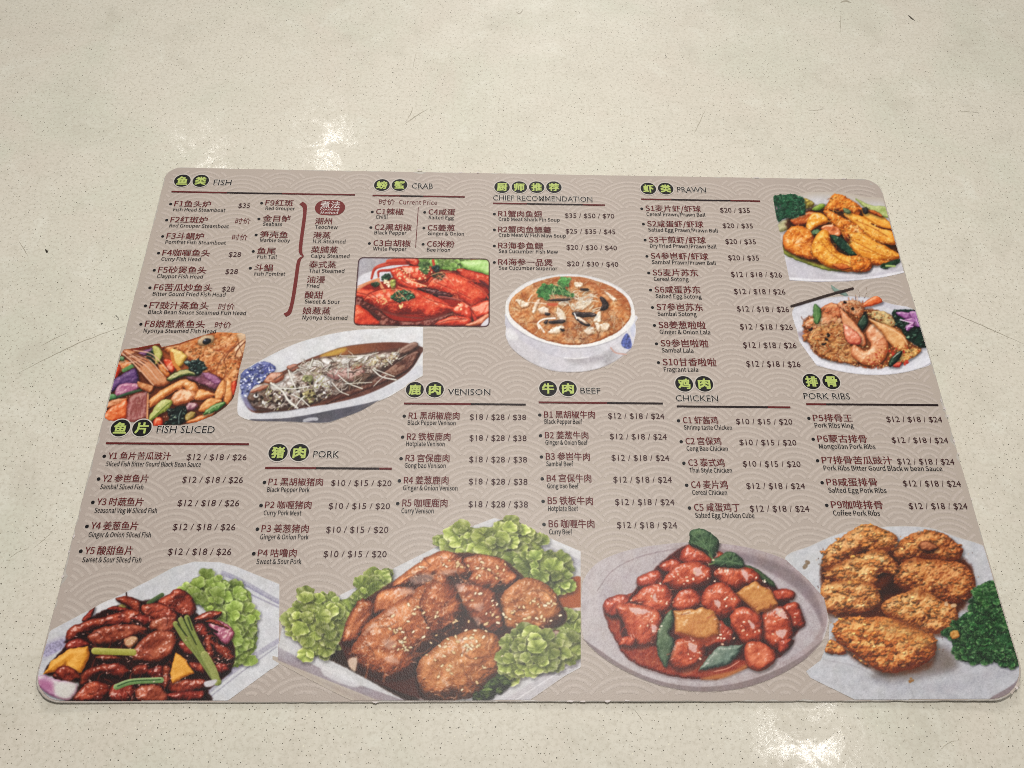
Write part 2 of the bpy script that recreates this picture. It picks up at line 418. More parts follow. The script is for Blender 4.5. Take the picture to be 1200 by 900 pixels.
            if rim and self.rs.random() < 0.8:                      # the pale curled rim of the leaf
                m = 9; b0 = self.rs.uniform(-2.9, -1.2); q = [((x + r * (0.85 + 0.22 * (-1) ** j * self.rs.random()) * math.cos(b0 + j * 0.24)) * self.s, (y + r * 0.75 * (0.85 + 0.22 * (-1) ** j * self.rs.random()) * math.sin(b0 + j * 0.24)) * self.s) for j in range(m)]
                self.line(q, size * 0.2, [min(255, v * 1.12 + 8) for v in light], w2=size * 0.08, op=0.75)
    def lettuce(self, pts, n, size, dark, mid, light, centre=None, seedk=0):
        """loose lettuce: dark hollows and overlapping fans with pale crinkled rims"""
        self.blob(pts, (dark, [0.55 * a + 0.45 * b for a, b in zip(dark, mid)], mid), w=size * 0.7, bump=size * 0.2, bs=size * 0.5, edge=size * 0.3, es=size * 0.5, shadow=0.35)
        P = self.P(pts); cx, cy = P.mean(0) if centre is None else (centre[0] / self.s, centre[1] / self.s)
        L = sorted(self.inside(pts, n), key=lambda q: -math.hypot(q[0] - cx, q[1] - cy) + self.rs.uniform(-1, 1) * size * 1.5)
        D, Md, Lt = C3(dark), C3(mid), C3(light)
        for x, y in L:
            r = size * self.rs.uniform(0.7, 1.9); a = math.atan2(y - cy, x - cx) + self.rs.gauss(0, 0.7); ph = self.rs.uniform(0, 6.28); nf = self.rs.choice((5, 7, 9)); k = self.rs.uniform(0.72, 1.12)
            th = np.linspace(-1.6, 1.6, 30); u = th * 1.0; rr = r * (1 + 0.55 * fbm(u * 2.3 + ph * 9, u * 0 + ph, self.n, 3)) * (1 - 0.14 * np.abs(th) ** 2)
            q = np.stack([x + rr * np.cos(a + th), y + 0.82 * rr * np.sin(a + th)], 1).astype(np.float32)
            q = np.concatenate([q, np.array([[x - 0.3 * r * math.cos(a), y - 0.3 * r * math.sin(a)]], np.float32)])
            sl = self.box(q, 3)
            if sl is None: continue
            X, Y = self.X[sl], self.Y[sl]; d = self.sdist(q, X, Y); self.n += 1
            self.put(sl, sstep(-size * 0.45, size * 0.1, self.sdist(q + np.array((0.1, 0.18), np.float32) * size, X, Y)) * 0.5, self.rgb[sl] * 0.5, False)
            dx, dy = X - x, (Y - y) / 0.82; rad = np.clip(np.sqrt(dx * dx + dy * dy) / r, 0, 1.2); ang = np.arctan2(dy, dx) - a
            ridge = vnoise(ang * nf * 0.55 + ph * 5 + fbm(X / size, Y / size, self.n), rad * 1.2 + ph, self.n + 7)
            t = np.clip(0.16 + 0.46 * rad ** 1.3 + 0.75 * (ridge - 0.5) * np.minimum(rad + 0.2, 1) + 0.4 * fbm(X / (size * .5), Y / (size * .5), self.n + 3), 0, 1)
            t = np.clip(t + 0.5 * sstep(size * 0.16, 0, d) * sstep(-0.2, 0.4, ridge - 0.35), 0, 1.0)[..., None]
            c = np.where(t < 0.5, D + (Md - D) * t * 2, Md + (Lt - Md) * (t - 0.5) * 2) * k
            self.put(sl, sstep(-0.5, 0.5, d), np.minimum(c, 250))
    def crust(self, pts, cols, n, size, bump=0.9, w=8.0, edge=1.0, **kw):
        """fried piece: a body, then small flakes of batter over it"""
        self.blob(pts, cols, w=w, bump=bump, bs=1.8, edge=edge, es=2.0, mott=0.4, ms=6.0, **kw)
        D, M, L = cols; P = self.P(pts); y0, y1 = P[:, 1].min(), P[:, 1].max()
        # thick flakes of batter first: paler where they catch the light, deep orange underneath
        for x, y in sorted(self.inside(pts, n // 5), key=lambda q: q[1]):
            r = size * self.rs.uniform(1.2, 2.4); a0 = self.rs.uniform(0, 6.28); f = (y - y0) / (y1 - y0 + 1e-6) + self.rs.uniform(-.25, .25)
            q = [((x + r * math.cos(a0 + q_ * 0.9) * self.rs.uniform(0.45, 1.2)) * self.s, (y + r * 0.6 * math.sin(a0 + q_ * 0.9) * self.rs.uniform(0.45, 1.2)) * self.s) for q_ in range(7)]
            m = C3(M) * (1.12 - 0.42 * f); m[1] *= 1.06 - 0.2 * f; m[2] *= 1.06 - 0.3 * f
            self.blob(q, (m * 0.5, m, np.minimum(255, m * 1.22 + 10)), w=r * 0.7, bump=0.5, bs=1.4, edge=r * 0.3, es=1.5, shadow=0.4, sh=1.1, mott=0.25)
        for x, y in self.inside(pts, n * 2 // 3):
            r = size * self.rs.uniform(0.4, 1.1); a0 = self.rs.uniform(0, 6.28)
            i, j = min(self.ny - 1, int(y * self.res)), min(self.nx - 1, int(x * self.res))
            here = self.rgb[i, j]
            if here.mean() > C3(L).mean() * 1.05: continue
            g = self.rs.uniform(0.85, 1.2)
            q = [((x + r * math.cos(a0 + q_ * 1.05) * self.rs.uniform(0.5, 1.2)) * self.s, (y + r * 0.75 * math.sin(a0 + q_ * 1.05) * self.rs.uniform(0.5, 1.2)) * self.s) for q_ in range(6)]
            self.blob(q, (here * 0.55, here * g, np.minimum(255, here * g * 1.25 + 12)), w=r * 0.7, bump=0.25, bs=1.0, edge=r * 0.25, es=1.2, shadow=0.3, sh=0.8, mott=0.1)
def pic_prawn():
    p = Pic(900, 220, 7.5, 1215, 860)
    p.setclip([(36,95),(70,300),(112,485),(132,592),(182,828),(420,842),(700,836),(1000,802),(1200,758),(1052,240),(1010,60),(36,40)], feather=0.6)
    p.fill([(250,110),(420,75),(620,85),(830,130),(1060,180),(1230,500),(1230,900),(160,900),(100,420),(30,200)], (196,192,198), feather=9, col2=(204,200,210), gdir=((600,100),(600,800)), mott=0.05)
    p.fill([(150,640),(420,730),(760,800),(1200,700),(1230,780),(700,842),(170,830)], (186,180,194), feather=2.2, op=.8)
    p.fill([(180,800),(420,815),(760,812),(1200,740),(1215,765),(1000,800),(420,838),(180,826)], (218,216,226), feather=0.7)
    p.line([(178,827),(420,841),(700,836),(1000,803),(1210,756)], 0.9, (70,62,84))
    p.blob([(120,520),(260,520),(560,680),(700,750),(520,738),(360,690),(200,630),(135,590)], ((70,80,25),(140,145,60),(180,180,95)), w=3, shadow=.2, bump=.4)
    p.blob([(760,110),(900,170),(1040,185),(1060,275),(960,260),(840,190)], ((110,125,60),(165,180,105),(205,210,150)), w=3, bump=.7, shadow=.2)
    p.blob([(85,330),(150,290),(240,300),(210,360),(120,400),(90,390)], ((100,100,60),(170,165,120),(215,210,170)), w=3, shadow=.3)
    p.fill([(200,250),(500,170),(900,220),(1100,420),(1160,610),(900,700),(500,700),(150,560),(150,400)], (62,30,12), feather=3, edge=2)
    O = ((120,45,8),(214,116,34),(246,178,88)); Y = ((140,64,8),(224,142,42),(250,200,100)); R = ((80,25,8),(176,78,26),(230,140,70))
    p.blob([(190,290),(260,250),(340,225),(420,225),(420,270),(340,330),(260,345),(205,330)], R, w=4, bump=.9, spec=.4)
    p.leafy([(240,120),(330,110),(400,150),(380,180),(300,190)], 10, 3, (110,90,30),(180,160,70),(215,200,120))
    p.blob([(380,200),(440,160),(490,155),(480,190),(420,215)], ((60,90,20),(120,150,60),(170,190,100)), w=2)
    p.crust([(490,200),(530,130),(575,65),(650,85),(740,130),(800,190),(790,260),(690,235),(600,215),(520,215)], O, 40, 1.4, w=6)
    p.blob([(330,330),(365,250),(450,235),(520,280),(510,325),(440,345),(370,395),(335,370)], Y, w=4, bump=.9, spec=.5, th=.93)
    p.blob([(820,205),(900,235),(985,265),(1075,330),(1085,385),(1000,370),(900,330),(830,270)], Y, w=4, bump=.8, stretch=(28,3))
    p.blob([(655,245),(760,250),(870,290),(960,345),(1090,400),(1125,480),(1090,520),(960,490),(850,440),(760,350)], Y, w=6, bump=.9, stretch=(30,3))
    p.blob([(860,215),(930,215),(1000,262),(990,275),(920,250)], R, w=2.5)
    p.line([(900,330),(980,365),(1080,385)], 1.6, (70,25,10))
    p.crust([(480,215),(580,235),(690,300),(800,360),(850,430),(760,450),(650,440),(590,380),(540,300)], O, 30, 1.3, w=6, spec=.35, th=.94)
    p.blob([(120,470),(150,395),(225,345),(320,365),(395,430),(390,560),(420,640),(330,640),(220,600),(140,545)], O, w=8, bump=.9, spec=.5, th=.95)
    p.shreds([(160,420),(330,400),(370,560),(200,580)], 30, 6, .7, [(235,165,90),(165,70,15),(245,190,120)], ang=10, op=.55, shadow=0)
    p.blob([(460,360),(540,335),(620,370),(630,430),(560,440),(500,410)], ((130,50,25),(214,120,70),(245,185,140)), w=3, bump=.9, spec=.5)
    p.blob([(540,425),(640,455),(720,520),(775,600),(700,600),(630,550),(575,490)], ((6,16,12),(22,48,36),(60,100,75)), w=3, bump=.6, spec=.6, th=.97)
    p.blob([(375,400),(420,375),(455,395),(430,420),(390,425)], ((20,40,25),(55,90,60),(120,150,110)), w=2)
    p.blob([(650,425),(730,400),(830,415),(960,490),(1080,555),(1160,605),(1120,645),(1000,662),(880,650),(780,605),(700,500)], Y, w=7, bump=.95, spec=.3, th=.95, stretch=(28,2.5))
    p.crust([(655,420),(700,415),(720,470),(690,490)], R, 5, 1)
    p.crust([(900,640),(1000,650),(1060,660),(1000,690),(900,690)], O, 8, 1, w=3)
    p.blob([(372,575),(390,480),(465,390),(525,415),(548,500),(620,575),(720,615),(850,628),(905,690),(860,745),(700,750),(560,722),(450,662)], Y, w=8, bump=.9, spec=.4, th=.96)
    p.crust([(720,620),(850,625),(905,690),(860,748),(740,742)], O, 30, 1.1, w=6)
    for a, n, ang in (([(400,560),(520,420),(640,590),(860,650),(700,740),(480,660)],60,40),([(660,430),(830,420),(1150,610),(1000,655),(780,600)],60,28),([(660,250),(960,345),(1120,480),(960,490),(760,350)],50,30),([(140,470),(230,350),(390,430),(400,630),(240,600)],50,20),([(500,200),(590,70),(790,200),(690,230)],36,-40),([(490,215),(800,360),(840,430),(600,380)],40,35)):
        p.shreds(a, n, 6, 1.2, [(250,206,120),(196,98,26),(160,70,14),(240,170,70),(255,226,160)], ang=ang, spread=.7, op=.5, shadow=0)
        p.dots(a, n // 2, .6, [(150,62,14),(255,222,150),(190,90,30)], op=.7)
    p.line([(460,480),(520,560),(620,640),(740,690)], 1.2, (176,92,24), op=.6); p.line([(720,470),(860,540),(1000,610),(1100,630)], 1.2, (170,84,20), op=.6); p.line([(760,300),(900,360),(1040,440)], 1.2, (170,84,20), op=.6)
    p.blob([(560,690),(650,680),(720,715),(640,735)], R, w=2.5, shadow=.2)
    p.blob([(820,195),(860,190),(870,240),(830,240)], ((8,8,10),(22,22,24),(60,60,60)), w=2)
    p.blob([(650,195),(700,205),(720,240),(670,235)], ((40,60,35),(80,100,70),(130,150,110)), w=2)
    p.lettuce([(38,100),(120,76),(210,66),(280,97),(315,150),(318,245),(250,262),(130,285),(80,305)], 80, 2.6, (6,32,20), (40,98,66), (124,174,132), centre=(180,190))
    p.dots([(50,170),(120,165),(120,190),(60,200)], 6, .6, [(150,110,130),(120,70,90)])
    p.leafy([(985,690),(1050,665),(1150,640),(1110,700),(1010,720)], 12, 1.6, (8,25,14),(30,66,40),(80,120,80))
    p.line([(1030,698),(1105,702)], 2.4, (140,165,90), hi=(185,200,130))
    p.dots([(150,350),(1100,420),(1120,620),(700,740),(150,560)], 90, .35, [(255,225,170),(250,200,130)], op=.7)
    return p.finish()

def pic_cereal():
    p = Pic(920, 335, 6.667, 1160, 730)
    p.setclip([(20,-20),(700,-20),(1010,100),(1050,300),(1100,460),(1150,615),(1150,720),(300,720),(20,330)], feather=0.5)
    p.blob([(350,0),(400,30),(470,60),(490,95),(440,85),(370,50)], ((80,100,90),(120,142,132),(150,168,158)), w=3, shadow=.1, bump=.2)
    p.fill([(50,200),(200,125),(420,92),(640,100),(820,150),(1010,205),(1090,420),(1145,600),(1020,665),(800,705),(560,700),(320,655),(130,580),(95,400)], (198,196,208), feather=.8, mott=.05, col2=(206,204,216), gdir=((600,100),(600,700)))
    for k in range(7): p.line([(640+k*12,110+k*9),(820,150+k*7),(1020,230+k*11)], .6, (176,170,196), op=.6)
    p.fill([(110,480),(320,610),(620,668),(900,660),(1100,560),(1140,600),(1020,662),(800,702),(560,697),(320,652),(130,577)], (214,213,226), feather=2, op=.9)
    p.line([(130,578),(320,654),(560,700),(800,704),(1020,664),(1150,603)], .6, (120,112,126), op=.8)
    p.fill([(95,375),(200,360),(420,360),(300,500),(200,470),(120,420)], (150,130,140), feather=3, op=.8)
    p.fill([(150,270),(420,180),(700,200),(880,280),(960,440),(1060,500),(900,600),(700,655),(480,620),(260,560),(170,430)], (128,66,32), feather=1.8, edge=2.2)
    G = ((120,55,20),(196,122,66),(230,176,116)); B = ((110,40,18),(190,100,58),(226,160,112)); S = ((150,70,35),(212,136,92),(240,196,156))
    base = [(150,280),(420,200),(820,240),(950,440),(1050,510),(880,620),(680,652),(460,620),(250,555),(160,420)]
    p.crust([(640,220),(760,210),(850,280),(830,330),(720,290)], ((150,110,60),(205,170,115),(230,205,150)), 50, 1.0, w=4)
    p.crust([(270,190),(350,145),(420,165),(430,250),(330,290),(270,270)], B, 40, 1.2, w=5)
    p.crust([(400,150),(500,120),(600,150),(590,250),(480,210)], S, 30, 1.2, w=4)
    p.crust([(140,300),(240,255),(420,260),(470,300),(330,350),(170,345)], S, 40, 1.2, w=4)
    p.crust([(130,400),(330,310),(480,310),(460,420),(300,520),(210,470)], G, 70, 1.3, w=4)
    p.crust([(250,470),(440,400),(560,560),(560,620),(380,600),(260,555)], G, 80, 1.2, w=4)
    p.dots(base, 420, .75, [(222,166,104),(205,128,70),(166,84,40),(236,196,140),(120,52,24),(226,150,100)], shadow=.3)
    p.shreds([(150,320),(460,300),(560,560),(300,560),(160,420)], 90, 9, 1.0, [(226,160,104),(200,110,60),(150,72,36),(236,190,140)], ang=-15, spread=.9)
    p.blob([(650,110),(715,88),(755,135),(690,160),(600,180),(590,160)], ((150,45,15),(216,98,48),(240,150,95)), w=3, bump=.5, spec=.3)
    p.shreds([(420,130),(600,110),(580,200),(460,200)], 26, 9, 1.0, [(222,140,90),(240,190,150),(180,90,50)], ang=60, spread=.7)
    p.blob([(420,200),(450,205),(530,290),(620,420),(610,480),(560,460),(470,380)], S, w=4, bump=.5, spec=.3, stretch=(55,4))
    p.blob([(450,310),(560,380),(590,440),(560,470),(480,450)], ((150,50,40),(214,120,90),(245,190,165)), w=4, bump=.6, spec=.5, th=.93)
    p.blob([(620,360),(700,300),(770,380),(800,480),(770,580),(680,635),(570,610),(510,540),(530,470),(610,520),(660,480),(640,420)], S, w=6, bump=.8, spec=.35, th=.94)
    for k in range(7):
        a = -0.9 + k * .42; x0, y0 = 655, 500; p.line([(x0+60*math.cos(a),y0+55*math.sin(a)),(x0+100*math.cos(a+.15),y0+95*math.sin(a+.15)),(x0+135*math.cos(a+.2),y0+125*math.sin(a+.2))], .8, (176,92,56), op=.7)
    p.blob([(640,270),(740,300),(860,350),(940,430),(950,500),(880,520),(800,450),(740,370)], ((150,80,35),(214,150,92),(238,194,140)), w=6, bump=.8)
    p.line([(650,270),(780,330),(900,400),(945,470)], 1.2, (238,200,160), op=.8)
    p.crust([(880,520),(1000,500),(1050,520),(960,590),(880,620),(840,600)], ((150,80,30),(214,156,84),(236,200,130)), 60, 1.0, w=3)
    p.dots([(800,480),(1050,510),(900,620),(700,650),(560,620)], 150, .6, [(224,170,96),(236,200,130),(180,60,34),(150,80,36)])
    p.dots([(800,500),(900,640),(1020,560)], 14, 1.2, [(170,42,30),(196,60,40)])
    LF = ((6,14,12),(24,44,34),(80,104,84))
    p.blob([(225,150),(270,190),(275,250),(250,305),(220,290),(212,220)], ((24,50,22),(62,104,54),(120,156,96)), w=2.5, bump=.4, shadow=.4)
    p.line([(232,160),(245,300)], .5, (150,180,120), op=.7)
    p.blob([(560,300),(620,220),(640,300),(600,360),(575,340)], LF, w=3, bump=.4, spec=.3, th=.97)
    p.blob([(830,560),(900,515),(890,575),(820,640),(800,620)], LF, w=3, bump=.5, spec=.7, th=.95)
    p.blob([(860,610),(900,610),(880,645),(830,640)], ((120,20,20),(180,45,35),(230,120,90)), w=2)
    for q in ((210,352),(470,135),(510,185),(610,225),(320,420),(330,395),(300,460)): p.dots([(q[0]-16,q[1]-9),(q[0]+16,q[1]-9),(q[0]+16,q[1]+9),(q[0]-16,q[1]+9)], 2, 1.2, [(24,16,18)])
    p.leafy([(835,210),(960,195),(1035,215),(1060,330),(1100,460),(1060,500),(960,440),(900,360),(850,300)], 40, 3, (8,22,18),(26,54,42),(96,130,110), spec=.5)
    V = ((70,20,70),(142,78,140),(206,160,206))
    for q in ([(860,215),(960,220),(1010,260),(940,270),(880,245)],[(960,215),(1040,225),(1050,330),(1000,300)],[(900,280),(1000,260),(1040,330),(980,320),(940,290)],[(930,330),(1000,290),(990,330),(950,365)]):
        p.blob(q, V, w=2.5, bump=.4, spec=.4, th=.93)
    p.line([(890,275),(960,295),(985,300)], 1.3, (236,206,236)); p.line([(940,355),(950,330),(990,330)], 1.2, (226,180,226))
    p.line([(1010,262),(1040,330)], .9, (226,190,228))
    p.line([(560,35),(575,70),(570,100)], .8, (60,30,20)); p.line([(625,10),(630,60),(612,105)], .8, (70,40,30)); p.line([(540,80),(545,125)], .6, (70,40,30))
    p.line([(120,250),(130,270),(160,280)], .7, (120,70,50)); p.line([(50,205),(200,130),(480,95),(640,105)], .5, (150,145,155), op=.7)
    p.line([(45,170),(290,95),(520,32)], 3.9, (40,30,28), hi=(66,52,48), curve=False)
    return p.finish()

def pic_crab():
    p = Pic(410, 295, 7.059, 1170, 650)
    frame = roundquad([(76,60),(1156,73),(1154,633),(33,619)], 46)
    p.setclip(frame, feather=.5)
    p.fill([(0,0),(1200,0),(1200,680),(0,680)], (166,160,168), sm=False)
    p.fill([(70,240),(200,170),(420,110),(520,140),(300,330),(60,420)], (206,204,214), feather=1)
    p.fill([(60,330),(300,250),(700,110),(1200,120),(1200,680),(0,680)], (150,30,16), feather=1.2, edge=1)
    p.lettuce([(560,66),(760,66),(1000,90),(1200,80),(1200,200),(1000,170),(860,170),(700,150),(590,120)], 50, 4.5, (84,120,50),(150,188,100),(202,226,164), centre=(850,240))
    p.blob([(930,90),(1160,84),(1170,205),(1020,170),(930,130)], ((110,150,70),(166,205,122),(206,232,170)), w=7, bump=.7, bs=3)
    K = ((110,18,8),(206,58,34),(238,116,80)); K2 = ((90,14,8),(186,46,28),(226,100,70))
    p.line([(182,235),(215,150),(330,112),(480,100)], 2.2, (150,36,24), w2=6, hi=(214,80,60)); p.line([(240,220),(245,175),(340,165),(420,150)], 2, (140,32,22), w2=4, hi=(206,70,50))
    p.line([(320,95),(420,85),(560,100)], 5, (170,40,26), hi=(222,86,60))
    p.blob([(455,66),(560,66),(575,120),(530,140),(480,105)], K2, w=5, spec=.3)
    p.line([(500,120),(545,138)], 2.4, (70,12,10))
    p.blob([(430,140),(560,130),(680,140),(660,230),(560,260),(480,220)], K, w=6, bump=.8, spec=.6, th=.92)
    p.line([(690,85),(695,140),(640,200),(590,220)], 3, (176,44,30), hi=(220,90,66))
    p.blob([(340,170),(430,160),(520,220),(560,270),(640,300),(560,330),(470,310),(390,260)], K, w=6, bump=.8, spec=.6, th=.93)
    p.line([(480,250),(560,275),(640,300)], 1.6, (240,190,150))
    p.blob([(880,160),(1000,165),(1160,220),(1160,300),(1050,270),(960,250)], K2, w=6, bump=.8, spec=.4, th=.95)
    p.line([(1080,250),(1130,290),(1160,340)], 3, (60,14,20), hi=(130,50,60))
    p.blob([(640,290),(680,220),(780,180),(900,200),(1000,250),(1080,310),(1145,370),(1140,430),(1010,470),(900,400),(760,350),(660,320)], K, w=11, bump=.8, spec=.5, th=.95)
    p.blob([(560,310),(680,320),(800,350),(850,380),(760,390),(690,370),(610,340)], ((20,6,8),(52,18,22),(110,60,60)), w=3, bump=.6, spec=.3)
    p.line([(740,385),(820,395),(930,415)], 2.6, (90,26,26), hi=(196,110,100))
    p.blob([(1130,380),(1160,360),(1165,450),(1110,450)], ((14,6,8),(50,16,18),(90,40,40)), w=3)
    p.blob([(1000,470),(1160,410),(1165,520),(1060,570),(1000,540)], K, w=6, bump=.8, spec=.4)
    p.blob([(60,330),(130,320),(220,340),(200,400),(120,400),(50,380)], K, w=5, bump=.8)
    p.blob([(40,420),(110,390),(240,480),(330,560),(480,590),(700,560),(860,500),(960,470),(960,640),(40,640)], ((40,8,6),(74,20,16),(130,56,46)), w=4, bump=.9, spec=.25)
    p.blob([(110,400),(180,340),(300,310),(420,310),(560,330),(700,380),(830,450),(870,490),(780,520),(660,555),(600,525),(500,515),(390,520),(300,500),(210,470)], K, w=12, bump=.75, spec=.5, th=.955)
    p.line([(215,470),(300,512),(420,545),(560,560),(690,560),(800,530)], 2.2, (120,52,44), op=.8)
    p.line([(110,470),(160,510),(240,560)], 5.5, (44,14,14), hi=(90,40,36))
    p.blob([(40,470),(100,465),(190,540),(250,620),(40,625)], K, w=7, bump=.7, spec=.4, th=.955)
    p.blob([(850,500),(930,430),(1000,470),(1010,560),(940,560)], K, w=5, bump=.7, spec=.5)
    p.blob([(700,620),(800,560),(900,540),(1000,570),(960,630)], K, w=6, bump=.7, spec=.3)
    p.blob([(1005,510),(1040,540),(1065,590),(1030,590)], K2, w=3); p.blob([(960,620),(1060,570),(1140,520),(1150,560),(1060,620)], ((150,70,40),(216,126,90),(240,180,150)), w=4, bump=.8)
    p.fill([(1080,630),(1160,550),(1170,640)], (206,200,210), feather=.6)
    p.line([(60,330),(140,280),(240,240)], 3, (190,110,70), hi=(226,160,120)); p.line([(70,300),(160,262),(230,238)], 1.2, (220,150,110))
    p.line([(235,250),(290,340)], 3.4, (206,120,80), hi=(236,176,136))
    p.leafy([(265,225),(300,195),(340,205),(330,245),(280,255)], 8, 2.4, (10,36,24),(40,80,56),(100,140,104)); p.leafy([(190,275),(240,265),(230,300),(200,305)], 6, 2, (20,40,24),(60,90,60),(110,140,100))
    p.dots([(280,255),(350,245),(360,290),(300,290)], 14, 1.2, [(240,230,200),(226,190,150)])
    p.leafy([(340,250),(380,250),(370,320),(345,320)], 6, 2, (110,120,40),(176,180,84),(220,216,140))
    p.leafy([(340,390),(380,350),(450,330),(520,350),(540,390),(480,410),(400,430)], 26, 2.5, (8,40,24),(40,96,62),(120,166,124), spec=.4)
    p.leafy([(680,200),(740,180),(790,200),(760,235),(700,230)], 10, 2, (30,40,26),(70,84,56),(130,140,100)); p.leafy([(690,130),(740,130),(740,170),(700,165)], 8, 2.2, (10,30,30),(36,64,60),(90,116,110))
    p.leafy([(570,110),(650,100),(650,190),(600,190)], 10, 2.4, (50,80,40),(110,140,80),(180,196,140))
    for q, w in (([(120,405),(180,350),(300,318),(420,316)],1.2),([(640,300),(690,235),(780,192)],1.1),([(980,260),(1070,320),(1130,370)],1.0),([(180,360),(240,400),(330,430),(430,440)],1.0),([(560,340),(640,400),(760,440),(860,470)],1.0),([(700,260),(790,300),(900,350),(1000,400)],.9),([(900,400),(960,440),(1010,470)],1.2),
                 ([(440,180),(480,220),(560,240)],1.1),([(380,200),(430,250),(500,290)],1.0),([(890,190),(960,230),(1040,250)],1.0),([(60,350),(140,370),(200,410)],1.1),([(860,520),(900,560),(960,570)],1.2),([(720,610),(820,580),(940,570)],.9)):
        p.line(q, w, (120,24,14), op=.7); p.line([(x+4,y+9) for x,y in q], w*.7, (240,140,104), op=.6)
    p.shreds([(200,400),(560,330),(860,470),(660,540),(300,500)], 90, 6, 1.0, [(224,92,60),(170,40,24),(240,130,96)], ang=15, spread=.6, op=.55, shadow=0)
    p.shreds([(640,290),(780,185),(1000,250),(1140,380),(1010,460),(760,350)], 80, 6, 1.0, [(224,92,60),(170,40,24),(240,130,96)], ang=30, spread=.6, op=.55, shadow=0)
    for q in ([(300,110),(330,95),(460,90)],[(210,150),(240,140),(330,120)],[(1040,290),(1100,330),(1150,400)],[(1080,240),(1130,260),(1160,290)]): p.line(q, 2.2, (150,34,22), hi=(226,104,76))
    for q in ([(380,320),(420,360),(480,420)],[(400,300),(450,320),(520,360)],[(670,210),(740,185),(840,180)],[(760,185),(810,230),(860,290)],[(730,210),(770,240),(800,270)],[(380,350),(400,390),(450,380)]):
        p.line(q, .9, (224,150,110), op=.9)
    p.dots([(230,390),(300,385),(300,440),(235,440)], 22, .7, [(236,200,150),(226,170,110)]); p.dots([(380,160),(640,150),(660,230),(420,240)], 50, .7, [(240,210,160),(232,180,130)])
    p.dots([(560,200),(760,260),(1120,380),(900,380),(640,280)], 50, .4, [(245,180,140),(240,150,110)], op=.8); p.dots([(200,400),(560,340),(860,480),(600,520),(300,480)], 60, .4, [(245,180,140),(240,150,110)], op=.8)
    p.dots([(890,450),(920,450),(920,490),(890,490)], 4, 1, [(245,220,180)]); p.dots([(415,440),(440,440),(440,475),(415,475)], 4, 1.1, [(240,215,150)])
    p.setclip(None)
    p.line(frame + frame[:1], 1.5, (52,24,28), curve=False)
    return p.finish()

